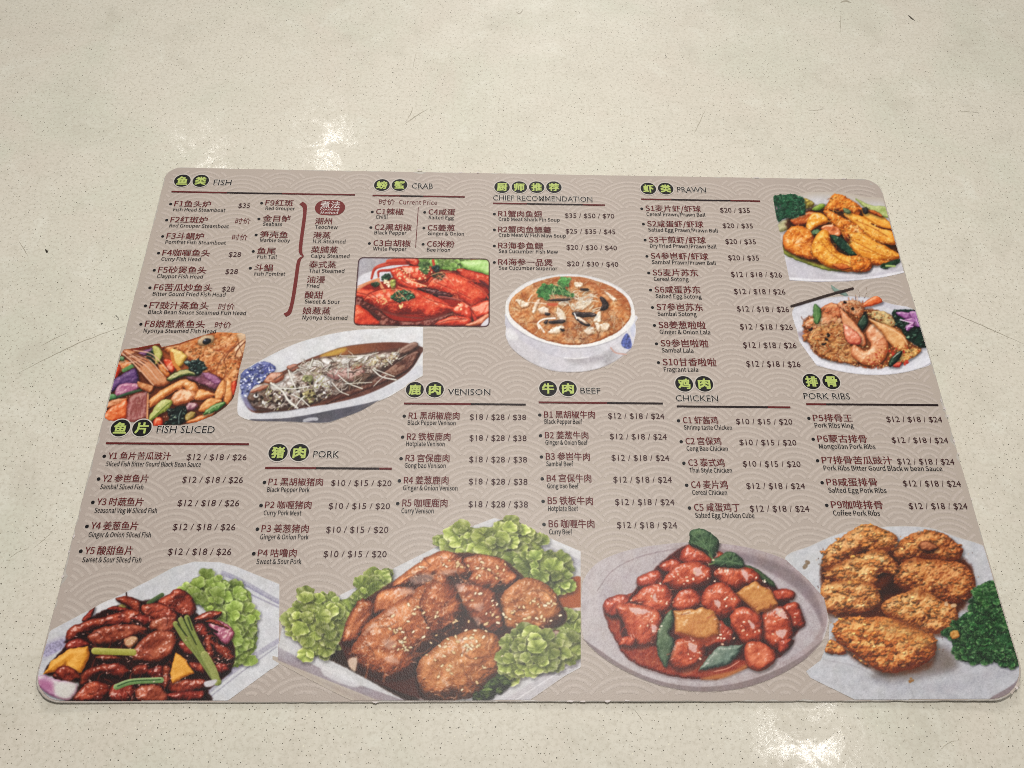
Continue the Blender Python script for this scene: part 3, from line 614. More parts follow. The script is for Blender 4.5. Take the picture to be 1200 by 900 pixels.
def pic_soup():
    p = Pic(585, 320, 7.059, 1170, 850)
    sauc = [(52,500),(80,440),(300,540),(600,580),(900,540),(1100,430),(1128,470),(1122,540),(1085,640),(960,735),(800,805),(620,830),(430,815),(260,750),(120,650),(60,560)]
    p.fill(sauc, (190,184,194), feather=.7, col2=(204,200,208), gdir=((60,500),(1100,700)), mott=.05)
    p.line([(70,590),(120,652),(260,752),(430,817),(620,832),(800,807),(960,737),(1085,642)], .9, (150,142,150))
    p.fill([(840,700),(930,640),(980,700),(930,760),(880,790)], (150,144,150), feather=5, op=.6); p.fill([(540,700),(760,690),(860,700),(800,760),(640,765),(560,740)], (160,153,160), feather=4, op=.7)
    p.fill([(48,390),(60,470),(150,545),(300,640),(470,705),(640,715),(800,690),(930,620),(1060,530),(1120,430),(1100,350),(600,300),(100,330)], (186,181,196), feather=.8, col2=(200,196,206), gdir=((100,500),(1000,500)), mott=.05)
    p.fill([(55,480),(100,470),(160,530),(140,570),(70,545)], (222,218,222), feather=2, op=.7)
    p.line([(535,712),(640,718),(740,706)], 1.2, (226,222,226), op=.8)
    p.fill([(1005,590),(1050,510),(1085,560),(1090,630),(1040,635)], (86,98,156), feather=.8, mott=.6, ms=1.5); p.fill([(1080,470),(1120,420),(1122,520),(1095,540)], (196,198,220), feather=1)
    p.line([(920,630),(960,670),(1050,685)], 2, (196,158,146), op=.9)
    rim = [(50,310),(62,230),(130,150),(240,80),(380,40),(530,18),(680,25),(840,60),(980,120),(1070,195),(1110,280),(1118,400),(1050,490),(950,555),(800,608),(650,628),(500,615),(340,575),(200,510),(100,435),(58,370)]
    p.fill(rim, (216,212,212), feather=.7, col2=(228,225,222), gdir=((500,0),(500,600)))
    p.line([(60,240),(130,155),(240,85),(380,45),(530,23),(680,30),(840,66),(980,126),(1070,200)], .9, (180,174,176), op=.8)
    p.line([(56,370),(100,440),(200,515),(340,580),(500,620),(650,633),(800,613),(950,560),(1050,495)], .8, (156,150,160), op=.9)
    soup = [(80,320),(95,240),(170,165),(280,100),(400,60),(540,40),(690,50),(840,90),(960,145),(1050,220),(1085,310),(1075,390),(1000,480),(890,545),(760,590),(620,605),(480,592),(340,550),(210,475),(110,390)]
    p.blob(soup, ((138,66,28),(196,122,68),(222,168,118)), w=3, bump=.9, bs=2, mott=.6, ms=9, spec=.25, th=.97, shadow=0, edge=.2)
    p.setclip(soup, sm=True)
    p.fill([(330,40),(700,40),(1000,160),(1085,310),(1060,340),(900,180),(600,90),(300,120)], (150,70,34), feather=4, op=.5, alpha=False)
    p.shreds(soup, 340, 9, .9, [(222,170,120),(200,120,66),(160,84,42),(230,190,146),(146,70,34)], ang=25, spread=.8, op=.75, shadow=.12)
    p.shreds([(560,420),(1000,380),(950,520),(640,600),(520,540)], 90, 10, 1, [(232,190,150),(206,130,84),(150,76,44)], op=.8)
    W = ((190,152,120),(228,208,184),(246,240,228))
    for q in ([(130,230),(190,235),(250,275),(190,298),(160,270)],[(270,330),(300,250),(340,230),(310,300),(290,345)],[(320,310),(370,290),(408,310),(400,345),(340,345)],
              [(470,310),(495,295),(530,330),(555,390),(540,410),(480,375)],[(490,255),(560,240),(580,265),(540,285),(500,280)],[(600,200),(650,215),(700,200),(760,180),(770,230),(700,260),(620,230)],
              [(590,270),(700,240),(770,240),(720,300),(620,325)],[(780,395),(830,325),(838,410),(800,415)],[(700,490),(760,450),(785,490),(740,525)],[(790,420),(830,440),(825,500),(800,470)],
              [(400,500),(480,450),(540,460),(480,510)],[(870,160),(930,195),(970,235),(930,235)],[(620,90),(690,95),(680,130),(630,125)],[(840,430),(910,430),(900,480),(850,490)]):
        p.blob(q, W, w=1.6, bump=.7, bs=1.5, spec=.2, th=.95, shadow=.28, sh=1.2, edge=1.1, es=1.6, lump=.9)
    p.shreds([(560,180),(780,170),(800,330),(600,330)], 40, 9, 1.4, [(236,216,190),(214,160,120),(240,226,206)], ang=-30, spread=.7)
    p.line([(230,255),(330,260),(420,270)], 1.2, (240,220,200)); p.line([(240,240),(270,195)], 1.4, (236,226,214))
    p.line([(330,470),(318,430),(350,400),(400,388),(460,385)], 2, (244,238,228), shadow=.3); p.line([(330,440),(370,500)], 2, (240,232,220))
    p.line([(400,235),(480,215),(560,212)], 2, (210,150,110))
    p.shreds(soup, 200, 7, .8, [(240,206,160),(222,166,116),(246,224,190),(186,112,66)], ang=-20, spread=1.2, op=.7, shadow=.1)
    KB = ((10,6,8),(26,18,20),(90,76,74))
    for q in ([(390,235),(480,225),(575,222),(570,240),(440,245)],[(610,335),(700,335),(790,345),(790,370),(680,378),(615,365)],[(620,380),(660,380),(740,430),(745,450),(690,440)],[(830,215),(850,210),(900,260),(890,310),(835,320),(850,270)],
              [(410,410),(480,400),(545,398),(530,425),(430,432)],[(670,140),(730,138),(735,158),(680,158)],[(370,415),(400,400),(395,430),(375,432)],[(380,340),(420,345),(410,362),(385,360)],[(500,470),(540,480),(525,495)]):
        p.blob(q, KB, w=2, bump=.5, spec=.35, th=.95, shadow=.3)
    p.blob([(635,385),(660,375),(735,430),(700,425)], W, w=2, shadow=0); p.line([(620,345),(640,390)], 1.4, (240,236,230))
    p.fill([(395,262),(480,262),(470,285),(410,282)], (196,90,58), feather=1)
    p.lettuce([(318,160),(350,120),(420,110),(470,130),(540,140),(610,205),(580,205),(500,190),(430,180),(400,220),(340,210)], 60, 1.9, (30,80,36),(78,142,76),(150,200,130))
    p.lettuce([(490,70),(540,48),(575,65),(570,110),(520,120)], 22, 2.0, (60,120,50),(106,176,96),(166,216,146))
    p.shreds([(430,150),(560,150),(600,210),(440,210)], 14, 8, .9, [(206,214,160),(170,196,120)], ang=70, spread=.4)
    p.setclip(None)
    return p.finish()

def pic_fishhead():
    p = Pic(120, 385, 7.059, 1200, 850)
    p.setclip([(185,185),(300,170),(480,134),(500,165),(640,135),(800,80),(930,42),(1150,48),(1190,60),(1192,130),(1170,240),(1140,350),(1120,480),(1090,590),(1030,660),(930,730),(780,790),(650,812),(560,812),(480,822),(400,815),(300,790),(60,775),(12,740),(30,640),(70,520),(110,370),(150,235)], feather=.6, sm=False)
    p.fill([(0,0),(1200,0),(1200,850),(0,850)], (150,74,36), sm=False)
    F = ((120,48,18),(194,116,60),(232,176,124))
    p.crust([(500,160),(640,135),(800,80),(930,42),(1200,48),(1192,140),(1150,330),(1100,460),(980,430),(840,330),(690,260),(560,220)], F, 260, 1.3, w=5, bump=1.0)
    p.shreds([(700,170),(1180,70),(1120,420),(950,400)], 60, 8, .8, [(222,170,120),(160,84,40),(206,120,70)], op=.6, shadow=0)
    p.shreds([(620,160),(1180,60),(1120,440),(960,410),(720,260)], 90, 14, 2.4, [(150,60,24),(214,140,84),(236,186,140),(170,80,36)], ang=-35, spread=.8, op=.4, shadow=0)
    p.fill([(700,120),(900,140),(1000,80),(1180,70),(1150,50),(940,40),(800,82)], (196,96,40), feather=4, op=.45)
    p.line([(1150,70),(1100,150),(1020,230),(960,330),(950,400)], 1.4, (130,62,36), op=.7); p.line([(930,190),(990,210),(1040,260)], 1, (140,70,40), op=.7)
    p.blob([(1120,60),(1195,55),(1196,130),(1170,235),(1120,260),(1090,200),(1130,130)], ((130,70,40),(206,150,104),(234,200,162)), w=4, bump=.6, shadow=.2, spec=.3)
    p.line([(1192,120),(1150,160),(1120,200),(1105,245)], 1.2, (96,40,22), op=.9)
    p.line([(640,190),(700,260),(780,310),(860,340)], 1.8, (110,48,22), op=.7); p.line([(1010,280),(1030,340),(1010,420)], 1.2, (120,56,28), op=.7)
    p.dots([(720,190),(1150,90),(1120,400),(960,380)], 110, .5, [(250,222,186),(240,196,150),(120,52,24)], op=.8)
    p.line([(500,165),(640,138),(800,82),(930,46)], 3, (130,56,30), op=.8)
    p.line([(1190,90),(1120,150),(1050,215),(1010,280)], 1, (110,54,30)); p.line([(1130,130),(1160,220)], .8, (116,60,34))
    p.fill([(1120,60),(1190,55),(1190,110),(1140,95)], (206,180,150), feather=2, op=.7)
    p.blob([(795,120),(830,80),(900,65),(935,85),(925,125),(870,155),(815,155)], ((120,90,60),(172,142,108),(206,184,154)), w=4, bump=.5, shadow=.2)
    p.blob([(835,120),(865,97),(900,100),(905,120),(880,143),(845,143)], ((6,6,10),(18,18,24),(50,54,66)), w=3, bump=.1, shadow=.1)
    p.dots([(850,108),(866,104),(860,115)], 1, .6, [(190,200,210)])
    p.fill([(150,240),(480,134),(500,230),(700,420),(1090,460),(1090,600),(780,800),(0,800),(0,560)], (96,42,22), feather=2)
    O = ((140,52,14),(208,122,56),(240,178,110)); PU = ((36,16,36),(96,56,92),(150,104,142)); RD = ((140,24,10),(206,66,36),(238,130,84)); GR = ((8,20,14),(28,52,40),(92,116,100)); YG = ((100,100,36),(176,172,88),(220,214,146))
    p.blob([(300,220),(400,175),(470,160),(430,240),(350,250)], PU, w=4); p.line([(250,200),(350,165),(480,138)], 2.5, (120,36,26))
    p.leafy([(370,230),(430,190),(460,240),(450,300),(400,290)], 12, 3, *GR)
    p.blob([(420,160),(480,170),(500,240),(450,310),(440,240)], YG, w=3, bump=.9)
    p.blob([(110,350),(170,270),(260,300),(280,330),(170,370),(120,440)], ((150,60,20),(206,110,56),(226,150,90)), w=4, spec=.3); p.blob([(100,420),(110,310),(160,330),(140,400)], RD, w=4)
    p.line([(185,360),(260,320)], 4.5, (70,116,64), hi=(120,160,104)); p.blob([(140,270),(160,240),(190,255),(180,280)], ((30,60,34),(80,120,80),(140,170,130)), w=2)
    p.blob([(80,540),(80,460),(180,390),(280,340),(310,420),(290,480),(170,490)], ((34,18,48),(84,54,102),(132,98,148)), w=5, spec=.2, th=.96)
    p.blob([(130,500),(180,468),(300,470),(310,510),(200,560),(115,575)], ((96,40,70),(168,96,132),(214,160,184)), w=4, spec=.3)
    p.line([(120,585),(220,550),(330,520)], 3, (34,58,40), hi=(84,110,84)); p.blob([(50,590),(60,560),(115,555),(120,590),(70,605)], ((40,80,44),(88,136,86),(140,180,130)), w=2.5)
    p.blob([(40,640),(110,600),(215,590),(150,640),(50,670)], ((150,70,30),(206,130,84),(236,180,140)), w=3)
    p.blob([(15,740),(60,680),(140,640),(210,600),(215,740),(100,780),(40,775)], ((160,50,16),(222,106,54),(244,166,116)), w=6, bump=.8, spec=.4, th=.95)
    p.blob([(205,740),(230,590),(330,540),(392,540),(385,740),(300,790),(210,800)], ((70,24,26),(134,66,62),(176,112,110)), w=5, bump=.8, stretch=(95,3), spec=.2); p.line([(385,550),(378,760)], 2.2, (214,150,104))
    p.blob([(510,280),(560,265),(600,300),(605,365),(560,370)], RD, w=4, spec=.4)
    p.blob([(470,320),(520,310),(560,370),(560,410),(490,400)], O, w=4); p.blob([(570,190),(620,185),(700,230),(695,270),(645,335),(600,290)], ((150,110,30),(222,184,96),(244,224,160)), w=4, bump=.5); p.line([(580,220),(600,300),(640,350)], 4, (206,130,60))
    # fin rays
    p.blob([(190,210),(260,200),(420,300),(540,420),(560,470),(440,490),(330,380)], ((120,54,30),(190,116,74),(226,170,130)), w=5, bump=.5, stretch=(48,5))
    for k in range(7):
        p.line([(170+k*16+ (k%2)*26,212-k*3+(k%3)*46),(300+k*20,335-k*18),(430+k*20,480-k*20)], 1.4, (206,150,116) if k % 2 else (226,184,156), op=.9)
        p.line([(190+k*14,240-k*4),(300+k*20,350-k*16)], .9, (70,26,18), op=.9)
    p.line([(155,215),(240,270),(320,370)], 1, (226,180,150)); p.line([(185,195),(290,260),(420,370)], 1, (230,186,160))
    p.blob([(300,450),(360,470),(430,490),(400,540),(310,500)], ((130,60,30),(196,124,78),(230,176,130)), w=3)
    # aubergine and greens, right
    p.blob([(700,420),(800,395),(900,380),(990,440),(950,520),(860,490)], ((52,20,28),(120,66,84),(176,116,138)), w=4, spec=.3, th=.95); p.blob([(830,380),(900,385),(985,440),(960,480),(870,430)], ((90,40,70),(150,92,128),(190,140,170)), w=3, shadow=.1)
    p.blob([(540,430),(600,380),(700,350),(790,370),(800,400),(680,410),(580,445)], ((24,36,16),(80,92,48),(200,196,130)), w=3, bump=.6, spec=.3); p.line([(640,385),(720,370),(780,385)], 2.6, (196,190,130))
    p.leafy([(705,300),(780,280),(845,290),(845,350),(800,400),(740,350)], 16, 3.4, (10,20,20),(40,60,58),(110,132,130), spec=.5)
    T = ((150,70,26),(214,136,74),(240,190,130))
    p.blob([(395,640),(410,590),(520,510),(660,440),(720,440),(700,490),(560,560),(450,640),(400,670)], T, w=6, spec=.3, th=.95); p.blob([(670,480),(720,445),(790,480),(800,540),(720,540)], T, w=5, spec=.4)
    p.blob([(575,590),(640,520),(760,530),(790,580),(700,630),(600,650)], ((140,64,30),(206,130,84),(236,184,140)), w=6, spec=.4); p.blob([(770,590),(800,520),(860,520),(940,560),(900,580),(820,605)], T, w=5, spec=.3)
    for q in ([(930,590),(950,520),(1000,440),(1030,480),(1010,570),(960,610)],[(1010,600),(1030,430),(1075,450),(1085,560),(1050,640)],[(1075,470),(1110,450),(1115,510),(1085,570)],[(800,680),(880,590),(990,600),(960,640),(850,700)]):
        p.blob(q, T if q[0][0] != 1075 else RD, w=4, spec=.3, th=.95)
    p.line([(1010,600),(1025,520),(1030,450)], 1, (140,70,30))
    p.blob([(390,760),(450,650),(510,600),(580,610),(560,670),(480,730),(410,775)], ((100,110,30),(170,176,92),(216,216,150)), w=4, bump=.9); p.line([(420,760),(500,680),(560,630)], 1, (90,110,40))
    p.blob([(690,680),(720,630),(780,630),(800,660),(740,690)], ((70,30,40),(134,80,96),(190,140,150)), w=3, spec=.4)
    p.leafy([(550,700),(680,650),(700,720),(650,810),(520,800),(560,760)], 18, 4, (6,12,12),(24,38,34),(90,110,100), spec=.6); p.line([(640,800),(640,740),(660,690)], .8, (150,170,160))
    p.blob([(690,730),(740,700),(780,710),(760,760),(700,780)], ((80,60,20),(160,130,60),(200,180,120)), w=4, bump=.9); p.blob([(690,790),(800,740),(930,700),(900,740),(780,790)], ((160,70,24),(216,126,66),(236,170,110)), w=4, spec=.3)
    p.blob([(425,790),(450,750),(500,760),(505,810),(440,830)], RD, w=4, spec=.3)
    p.blob([(840,715),(900,660),(1000,615),(1020,640),(960,690),(860,725)], ((26,60,22),(70,116,56),(130,166,100)), w=3, bump=.3, spec=.3)
    p.dots([(100,600),(700,450),(1080,500),(800,760),(100,760)], 70, .4, [(255,225,190)], op=.7)
    return p.finish()

def pic_steamed():
    p = Pic(275, 385, 5.333, 1200, 613)
    p.setclip([(20,-10),(1180,-10),(1178,280),(1180,620),(0,620)], feather=.6)
    p.fill([(20,520),(30,400),(60,280),(200,190),(420,90),(700,25),(960,8),(1250,5),(1250,250),(1150,320),(960,440),(820,490),(640,575),(560,598),(330,592),(120,585),(40,560)], (202,202,208), feather=.9, mott=.05, col2=(210,210,214), gdir=((300,100),(800,500)))
    p.fill([(115,575),(330,568),(600,520),(900,445),(800,520),(640,580),(560,598),(330,592),(130,588)], (88,86,96), feather=.7, mott=.15)
    p.line([(440,585),(480,575),(515,575)], 4, (170,170,180)); p.line([(960,440),(820,492),(640,580),(560,599),(330,593)], .8, (110,106,110), op=.7)
    p.fill([(110,545),(400,510),(700,455),(1000,350),(1150,240),(1180,290),(960,430),(820,478),(600,520),(330,566),(120,574)], (196,196,206), feather=.8)
    # bowl interior
    p.fill([(110,530),(60,400),(200,330),(420,220),(560,165),(700,120),(900,100),(1065,100),(1180,130),(1165,170),(1100,270),(1000,340),(800,430),(560,485),(300,520)], (110,62,46), feather=.9, mott=.2, col2=(86,50,42), gdir=((400,300),(1100,250)))
    p.fill([(530,185),(640,140),(760,115),(900,98),(1065,98),(1080,115),(900,150),(700,180),(600,185)], (160,100,56), feather=1, col2=(104,54,40), gdir=((600,150),(1000,120))); p.fill([(540,178),(640,140),(700,130),(680,160),(590,185)], (190,150,70), feather=2)
    p.leafy([(40,300),(120,240),(200,215),(260,260),(200,320),(130,380),(60,440)], 80, 2.6, (60,66,120),(128,136,186),(216,218,234)); p.fill([(40,420),(100,420),(140,500),(130,525),(80,500)], (140,146,186), feather=2, op=.8)
    p.dots([(40,300),(200,220),(250,260),(60,440)], 50, .9, [(60,66,130),(80,88,150),(226,228,240)])
    p.blob([(560,485),(780,410),(1000,320),(1110,250),(1160,160),(1100,160),(900,300),(760,360)], ((40,18,16),(84,46,38),(130,84,66)), w=3, bump=.8, spec=.25, shadow=0)
    p.dots([(850,370),(1000,250),(1130,170),(1060,270),(900,360)], 60, .5, [(150,112,96),(120,80,66)])
    FL = ((70,52,46),(172,150,138),(232,222,214)); HD = ((40,26,22),(106,80,68),(172,150,136))
    body = [(90,430),(130,370),(250,330),(400,240),(540,190),(700,180),(900,165),(1040,150),(1040,200),(960,240),(850,330),(700,390),(560,450),(400,500),(200,525),(120,510)]
    p.blob(body, FL, w=8, bump=1.2, bs=2.5, mott=.5, ms=7)
    p.blob([(85,440),(130,390),(230,390),(310,440),(290,480),(180,470),(110,470)], HD, w=5, bump=1.1, spec=.3)
    p.blob([(190,340),(230,290),(300,285),(310,320),(250,355)], ((110,50,30),(166,98,70),(206,150,124)), w=4, bump=.8, spec=.3); p.blob([(330,250),(380,230),(410,260),(370,280)], ((100,50,40),(160,100,80),(200,150,130)), w=3)
    p.blob([(100,410),(150,375),(220,360),(180,395)], ((120,60,40),(170,110,86),(200,150,130)), w=3)
    p.blob([(575,290),(640,255),(720,250),(790,225),(820,260),(800,310),(730,340),(620,325)], ((120,76,72),(184,142,134),(222,196,188)), w=6, bump=.5, spec=.3, th=.95); p.blob([(730,250),(790,225),(800,245),(740,270)], ((140,60,46),(186,100,84),(210,140,120)), w=2.5, shadow=.1)
    p.blob([(510,310),(560,300),(610,350),(580,420),(530,450),(500,400)], ((120,112,110),(196,188,184),(232,228,224)), w=5, bump=.6)
    p.blob([(750,320),(800,290),(860,290),(850,320),(780,340)], ((40,26,22),(84,60,50),(130,100,84)), w=3)
    p.blob([(1010,160),(1080,110),(1140,95),(1140,125),(1070,165)], ((80,52,44),(140,104,90),(176,144,130)), w=3, stretch=(-30,3))
    p.line([(130,500),(300,520),(520,470),(700,400),(860,325),(1000,225),(1050,165)], 2.6, (62,34,28), op=.75)
    p.line([(250,330),(400,240),(560,192),(760,172),(1000,152)], 1.6, (96,70,60), op=.7)
    for k in range(26): p.line([(470+k*20,300-k*5),(500+k*20,330-k*6)], 1.2, (122,98,88), op=.45)
    p.blob([(120,428),(140,414),(158,424),(146,440),(128,440)], ((180,176,170),(222,218,212),(240,238,232)), w=2, bump=.1); p.dots([(132,420),(148,420),(148,434),(132,434)], 1, 1.2, [(30,24,24)])
    p.line([(210,380),(240,420),(236,470),(210,500)], 1.5, (58,38,32), op=.8)
    p.shreds([(420,210),(1020,160),(1000,210),(700,260),(450,300)], 100, 12, 1.0, [(214,206,190),(196,186,150),(150,136,120),(226,220,206)], ang=-12, spread=.7)
    p.shreds([(200,400),(500,300),(600,430),(360,510),(180,510)], 90, 12, 1.3, [(200,188,176),(150,132,122),(224,214,200),(100,80,72),(186,180,130)], spread=1)
    p.shreds([(560,330),(850,300),(720,400),(560,460)], 60, 11, 1.0, [(206,192,176),(140,110,90),(226,216,204),(110,70,54)], ang=-25)
    p.dots([(120,440),(500,330),(600,440),(200,520)], 90, 1.2, [(206,196,184),(110,92,84),(70,54,50),(176,164,146),(160,156,110)])
    p.dots([(840,200),(1030,160),(980,230),(880,260)], 60, 1.0, [(206,198,170),(180,160,120),(110,80,60),(226,220,200)])
    p.leafy([(430,310),(480,300),(490,330),(440,340)], 6, 2.2, (96,96,60),(160,158,110),(206,204,160)); p.leafy([(430,420),(480,390),(510,430),(470,470)], 8, 3, (110,100,60),(176,164,116),(214,206,166))
    p.dots([(120,440),(300,380),(500,330),(560,440),(200,510)], 70, 1.3, [(40,28,24),(60,44,38),(226,220,214),(110,84,72)])
    p.shreds([(420,230),(900,180),(1000,190),(840,300),(600,300)], 46, 8, 1.3, [(70,50,44),(54,40,34),(120,92,80)], ang=-20, spread=.7, op=.8, shadow=0)
    p.fill([(560,480),(760,420),(1000,310),(960,330),(740,400),(600,440)], (74,34,24), feather=3, op=.6)
    for q, w in (([(230,350),(300,400),(340,460),(395,505)],2.4),([(340,270),(365,340),(380,370)],1.8),([(360,420),(420,450),(470,495)],1.3),([(380,505),(410,460),(440,430)],1.4),([(650,300),(710,350),(800,385)],1.4),([(610,345),(660,400),(715,425)],1.2),
                 ([(865,265),(920,310),(1010,330)],1.6),([(870,370),(910,330),(950,300)],.9),([(660,180),(800,180),(900,160)],1),([(490,200),(470,260)],1.5),([(560,250),(540,220),(500,210)],1.2),([(710,230),(712,320)],1),([(880,265),(1000,310)],1.2),([(690,355),(860,345)],1),([(950,200),(985,235)],1.2),([(250,380),(370,385),(470,370)],1.4)):
        p.line(q, w, (226,220,206), shadow=.3)
    p.dots([(280,120),(700,20),(1100,10),(640,140),(420,180)], 60, .3, [(228,228,234)], op=.8, asp=1.1)
    return p.finish()

def pic_sourfish():
    p = Pic(40, 655, 4.138, 1200, 712)
    p.setclip([(150,-10),(1194,-10),(1190,540),(1150,540),(1125,560),(930,702),(100,702),(60,660),(20,610),(15,580),(40,470),(90,300)], feather=.4)
    p.fill([(90,350),(240,270),(400,190),(560,110),(680,45),(780,18),(900,20),(980,40),(1250,150),(1250,470),(930,710),(90,710),(10,620),(20,520),(50,400)], (190,190,196), feather=.9, mott=.05, sm=False, col2=(200,200,206), gdir=((400,100),(1000,600)))
    p.fill([(60,420),(140,380),(160,400),(60,500)], (178,172,190), feather=2)
    p.line([(920,75),(1000,110),(1190,215)], 6, (168,164,182)); p.line([(1190,240),(1060,180),(960,120)], 2, (150,144,166), op=.8); p.line([(1190,400),(1080,470),(940,570),(800,690)], 6, (172,168,186)); p.line([(1180,430),(1000,560),(850,680)], 1.6, (150,144,166), op=.7)
    for k in range(22): p.line([(950+k*11,88+k*6),(956+k*11,98+k*6)], 1.2, (146,140,164), op=.7, curve=False)
    p.fill([(60,430),(150,395),(150,440),(60,480)], (160,154,180), feather=1.5, mott=.3, ms=1.5)
    p.fill([(300,240),(420,190),(480,240),(330,275)], (208,206,210), feather=1)
    p.lettuce([(730,150),(790,100),(860,85),(930,110),(1030,150),(1055,190),(1050,260),(1085,330),(1080,420),(1040,490),(960,530),(900,470),(900,350),(830,250),(760,200)], 90, 7.5, (104,126,46),(160,182,92),(204,216,148), centre=(820,360))
    p.shreds([(760,170),(1000,200),(1060,400),(960,500),(880,300)], 40, 18, 1, [(190,208,130),(110,140,50)], ang=60, op=.5, shadow=0)
    p.fill([(160,400),(280,290),(420,230),(640,200),(760,250),(960,400),(960,540),(850,640),(820,702),(180,702),(230,600),(60,560),(160,430)], (38,10,8), feather=1.5, edge=1)
    M = ((28,6,6),(110,34,22),(186,86,60)); M2 = ((22,4,4),(92,22,16),(170,66,50)); MB = ((34,10,8),(124,48,30),(190,104,76))
    kw = dict(bump=0.9, bs=3.2, spec=.8, th=.962, mott=.5, ms=8, speccol=(240,200,190))
    p.blob([(240,300),(300,235),(290,280),(260,310)], M2, w=3); p.line([(452,170),(454,190)], 1.5, (40,16,12))
    p.line([(560,220),(625,180)], 5, (40,60,34), hi=(96,116,70)); p.blob([(410,240),(440,215),(460,240),(430,250)], ((90,80,30),(160,140,70),(190,180,110)), w=3)
    p.blob([(360,250),(400,235),(470,250),(420,265)], M2, w=3)
    for q, c in (([(400,195),(480,190),(530,220),(510,270),(440,230)],M),([(600,220),(650,180),(710,150),(765,185),(790,250),(760,290),(680,260)],M),([(530,230),(610,220),(690,260),(700,310),(600,330),(540,280)],M),
                 ([(160,380),(200,330),(330,290),(480,250),(540,290),(470,320),(330,340),(230,385),(180,410)],M),([(270,380),(330,340),(450,320),(550,340),(530,370),(420,410),(330,430),(280,415)],MB),
                 ([(470,290),(540,275),(600,300),(560,330),(500,315)],M2),([(580,300),(690,280),(690,340),(640,370),(570,350)],MB),([(480,470),(520,400),(600,350),(690,370),(690,440),(620,510),(500,505)],MB),
                 ([(160,420),(220,390),(280,420),(240,440),(170,450)],M2),([(300,480),(370,470),(440,490),(350,505)],MB),([(220,590),(270,540),(400,510),(465,540),(440,580),(330,570),(250,620)],M),
                 ([(780,300),(830,265),(910,260),(900,290),(830,310)],M),([(780,330),(830,320),(850,390),(800,370)],M2),([(830,390),(870,380),(880,480),(840,470)],M),([(860,400),(930,430),(980,480),(940,495),(880,450)],M),([(880,520),(930,510),(958,550),(900,565)],M2),([(760,510),(820,510),(830,560),(780,550)],M),
                 ([(100,580),(140,530),(190,525),(235,590),(170,610)],M),([(480,530),(550,515),(560,560),(500,575)],M),([(550,550),(620,520),(650,560),(600,590)],M2),([(630,600),(720,590),(830,590),(820,640),(700,660),(640,640)],M),
                 ([(200,690),(250,620),(330,600),(380,640),(340,690)],M),([(380,620),(470,600),(500,650),(450,700),(380,690)],M2),([(500,640),(580,610),(650,650),(640,700),(520,700)],MB),([(650,660),(760,640),(830,650),(820,690),(700,700)],M2),([(630,520),(670,540),(660,620),(630,640)],MB),([(700,420),(760,400),(800,450),(760,480)],M2)):
        p.blob(q, c, w=7, **kw)
    p.blob([(440,400),(490,380),(510,400),(470,440)], ((90,50,30),(176,126,90),(220,180,140)), w=4)
    for a, n in (([(170,390),(480,250),(760,210),(680,420),(620,660),(230,680),(300,470)],120),([(780,300),(960,400),(930,540),(800,400)],30)):
        p.shreds(a, n, 11, 1.7, [(150,60,40),(70,16,12),(176,84,62),(40,8,8)], ang=-20, spread=.8, op=.45, shadow=0)
        p.shreds(a, n // 3, 4, 1.0, [(240,206,196),(220,160,146)], ang=-10, spread=1.2, op=.85, shadow=0)
    OY = ((150,80,16),(220,150,52),(244,186,96))
    p.blob([(55,565),(90,500),(180,440),(270,425),(280,460),(240,560),(190,570),(160,520),(110,550)], OY, w=7, bump=.4, sm=False); p.blob([(660,560),(670,530),(690,455),(740,490),(780,560),(720,585),(675,608)], OY, w=5, bump=.4, sm=False)
    p.blob([(110,560),(150,525),(205,540),(230,590),(160,605)], M, w=6, **kw)
    p.line([(300,452),(380,455),(485,458)], 8, (140,136,48), hi=(200,196,110)); p.line([(405,625),(480,600),(620,592)], 7, (84,120,64), hi=(176,196,140)); p.line([(410,622),(480,598),(618,590)], 1.2, (40,70,36))
    for q in ([(690,320),(740,400),(800,470),(890,600)],[(715,300),(760,390),(830,490),(895,600)],[(745,290),(780,380),(820,460)]): p.line(q, 6.5, (92,104,44), w2=8, hi=(174,180,104), shadow=.4)
    p.line([(830,470),(870,540),(890,600)], 9, (110,120,56), hi=(190,190,120)); p.line([(700,320),(745,380)], 1.5, (36,50,20)); p.line([(730,300),(790,420)], 1.5, (44,56,22)); p.line([(750,290),(770,350)], 1.5, (44,56,22))
    p.blob([(850,320),(890,300),(960,340),(970,380),(930,420),(880,370)], ((90,30,46),(164,84,108),(214,150,170)), w=5, spec=.5); p.line([(862,345),(890,360)], 3, (40,10,16))
    p.blob([(830,310),(880,300),(960,350),(900,330)], M, w=3, shadow=0)
    p.blob([(20,600),(50,570),(110,590),(216,612),(180,690),(100,672),(50,640)], ((120,70,100),(190,150,176),(226,206,214)), w=6, bump=.3); p.fill([(110,610),(214,612),(185,680),(120,670)], (206,204,186), feather=4, op=.8); p.fill([(30,595),(90,600),(100,650),(50,635)], (166,90,132), feather=4, op=.7)
    p.dots([(180,380),(480,220),(700,200),(760,500),(640,660),(250,680),(300,480)], 110, .55, [(240,206,196),(220,160,140)], op=.85); p.dots([(800,330),(960,470),(900,540),(820,400)], 22, .55, [(240,206,196)])
    p.fill([(830,600),(890,590),(870,620),(835,625)], (200,190,196), feather=1)
    return p.finish()

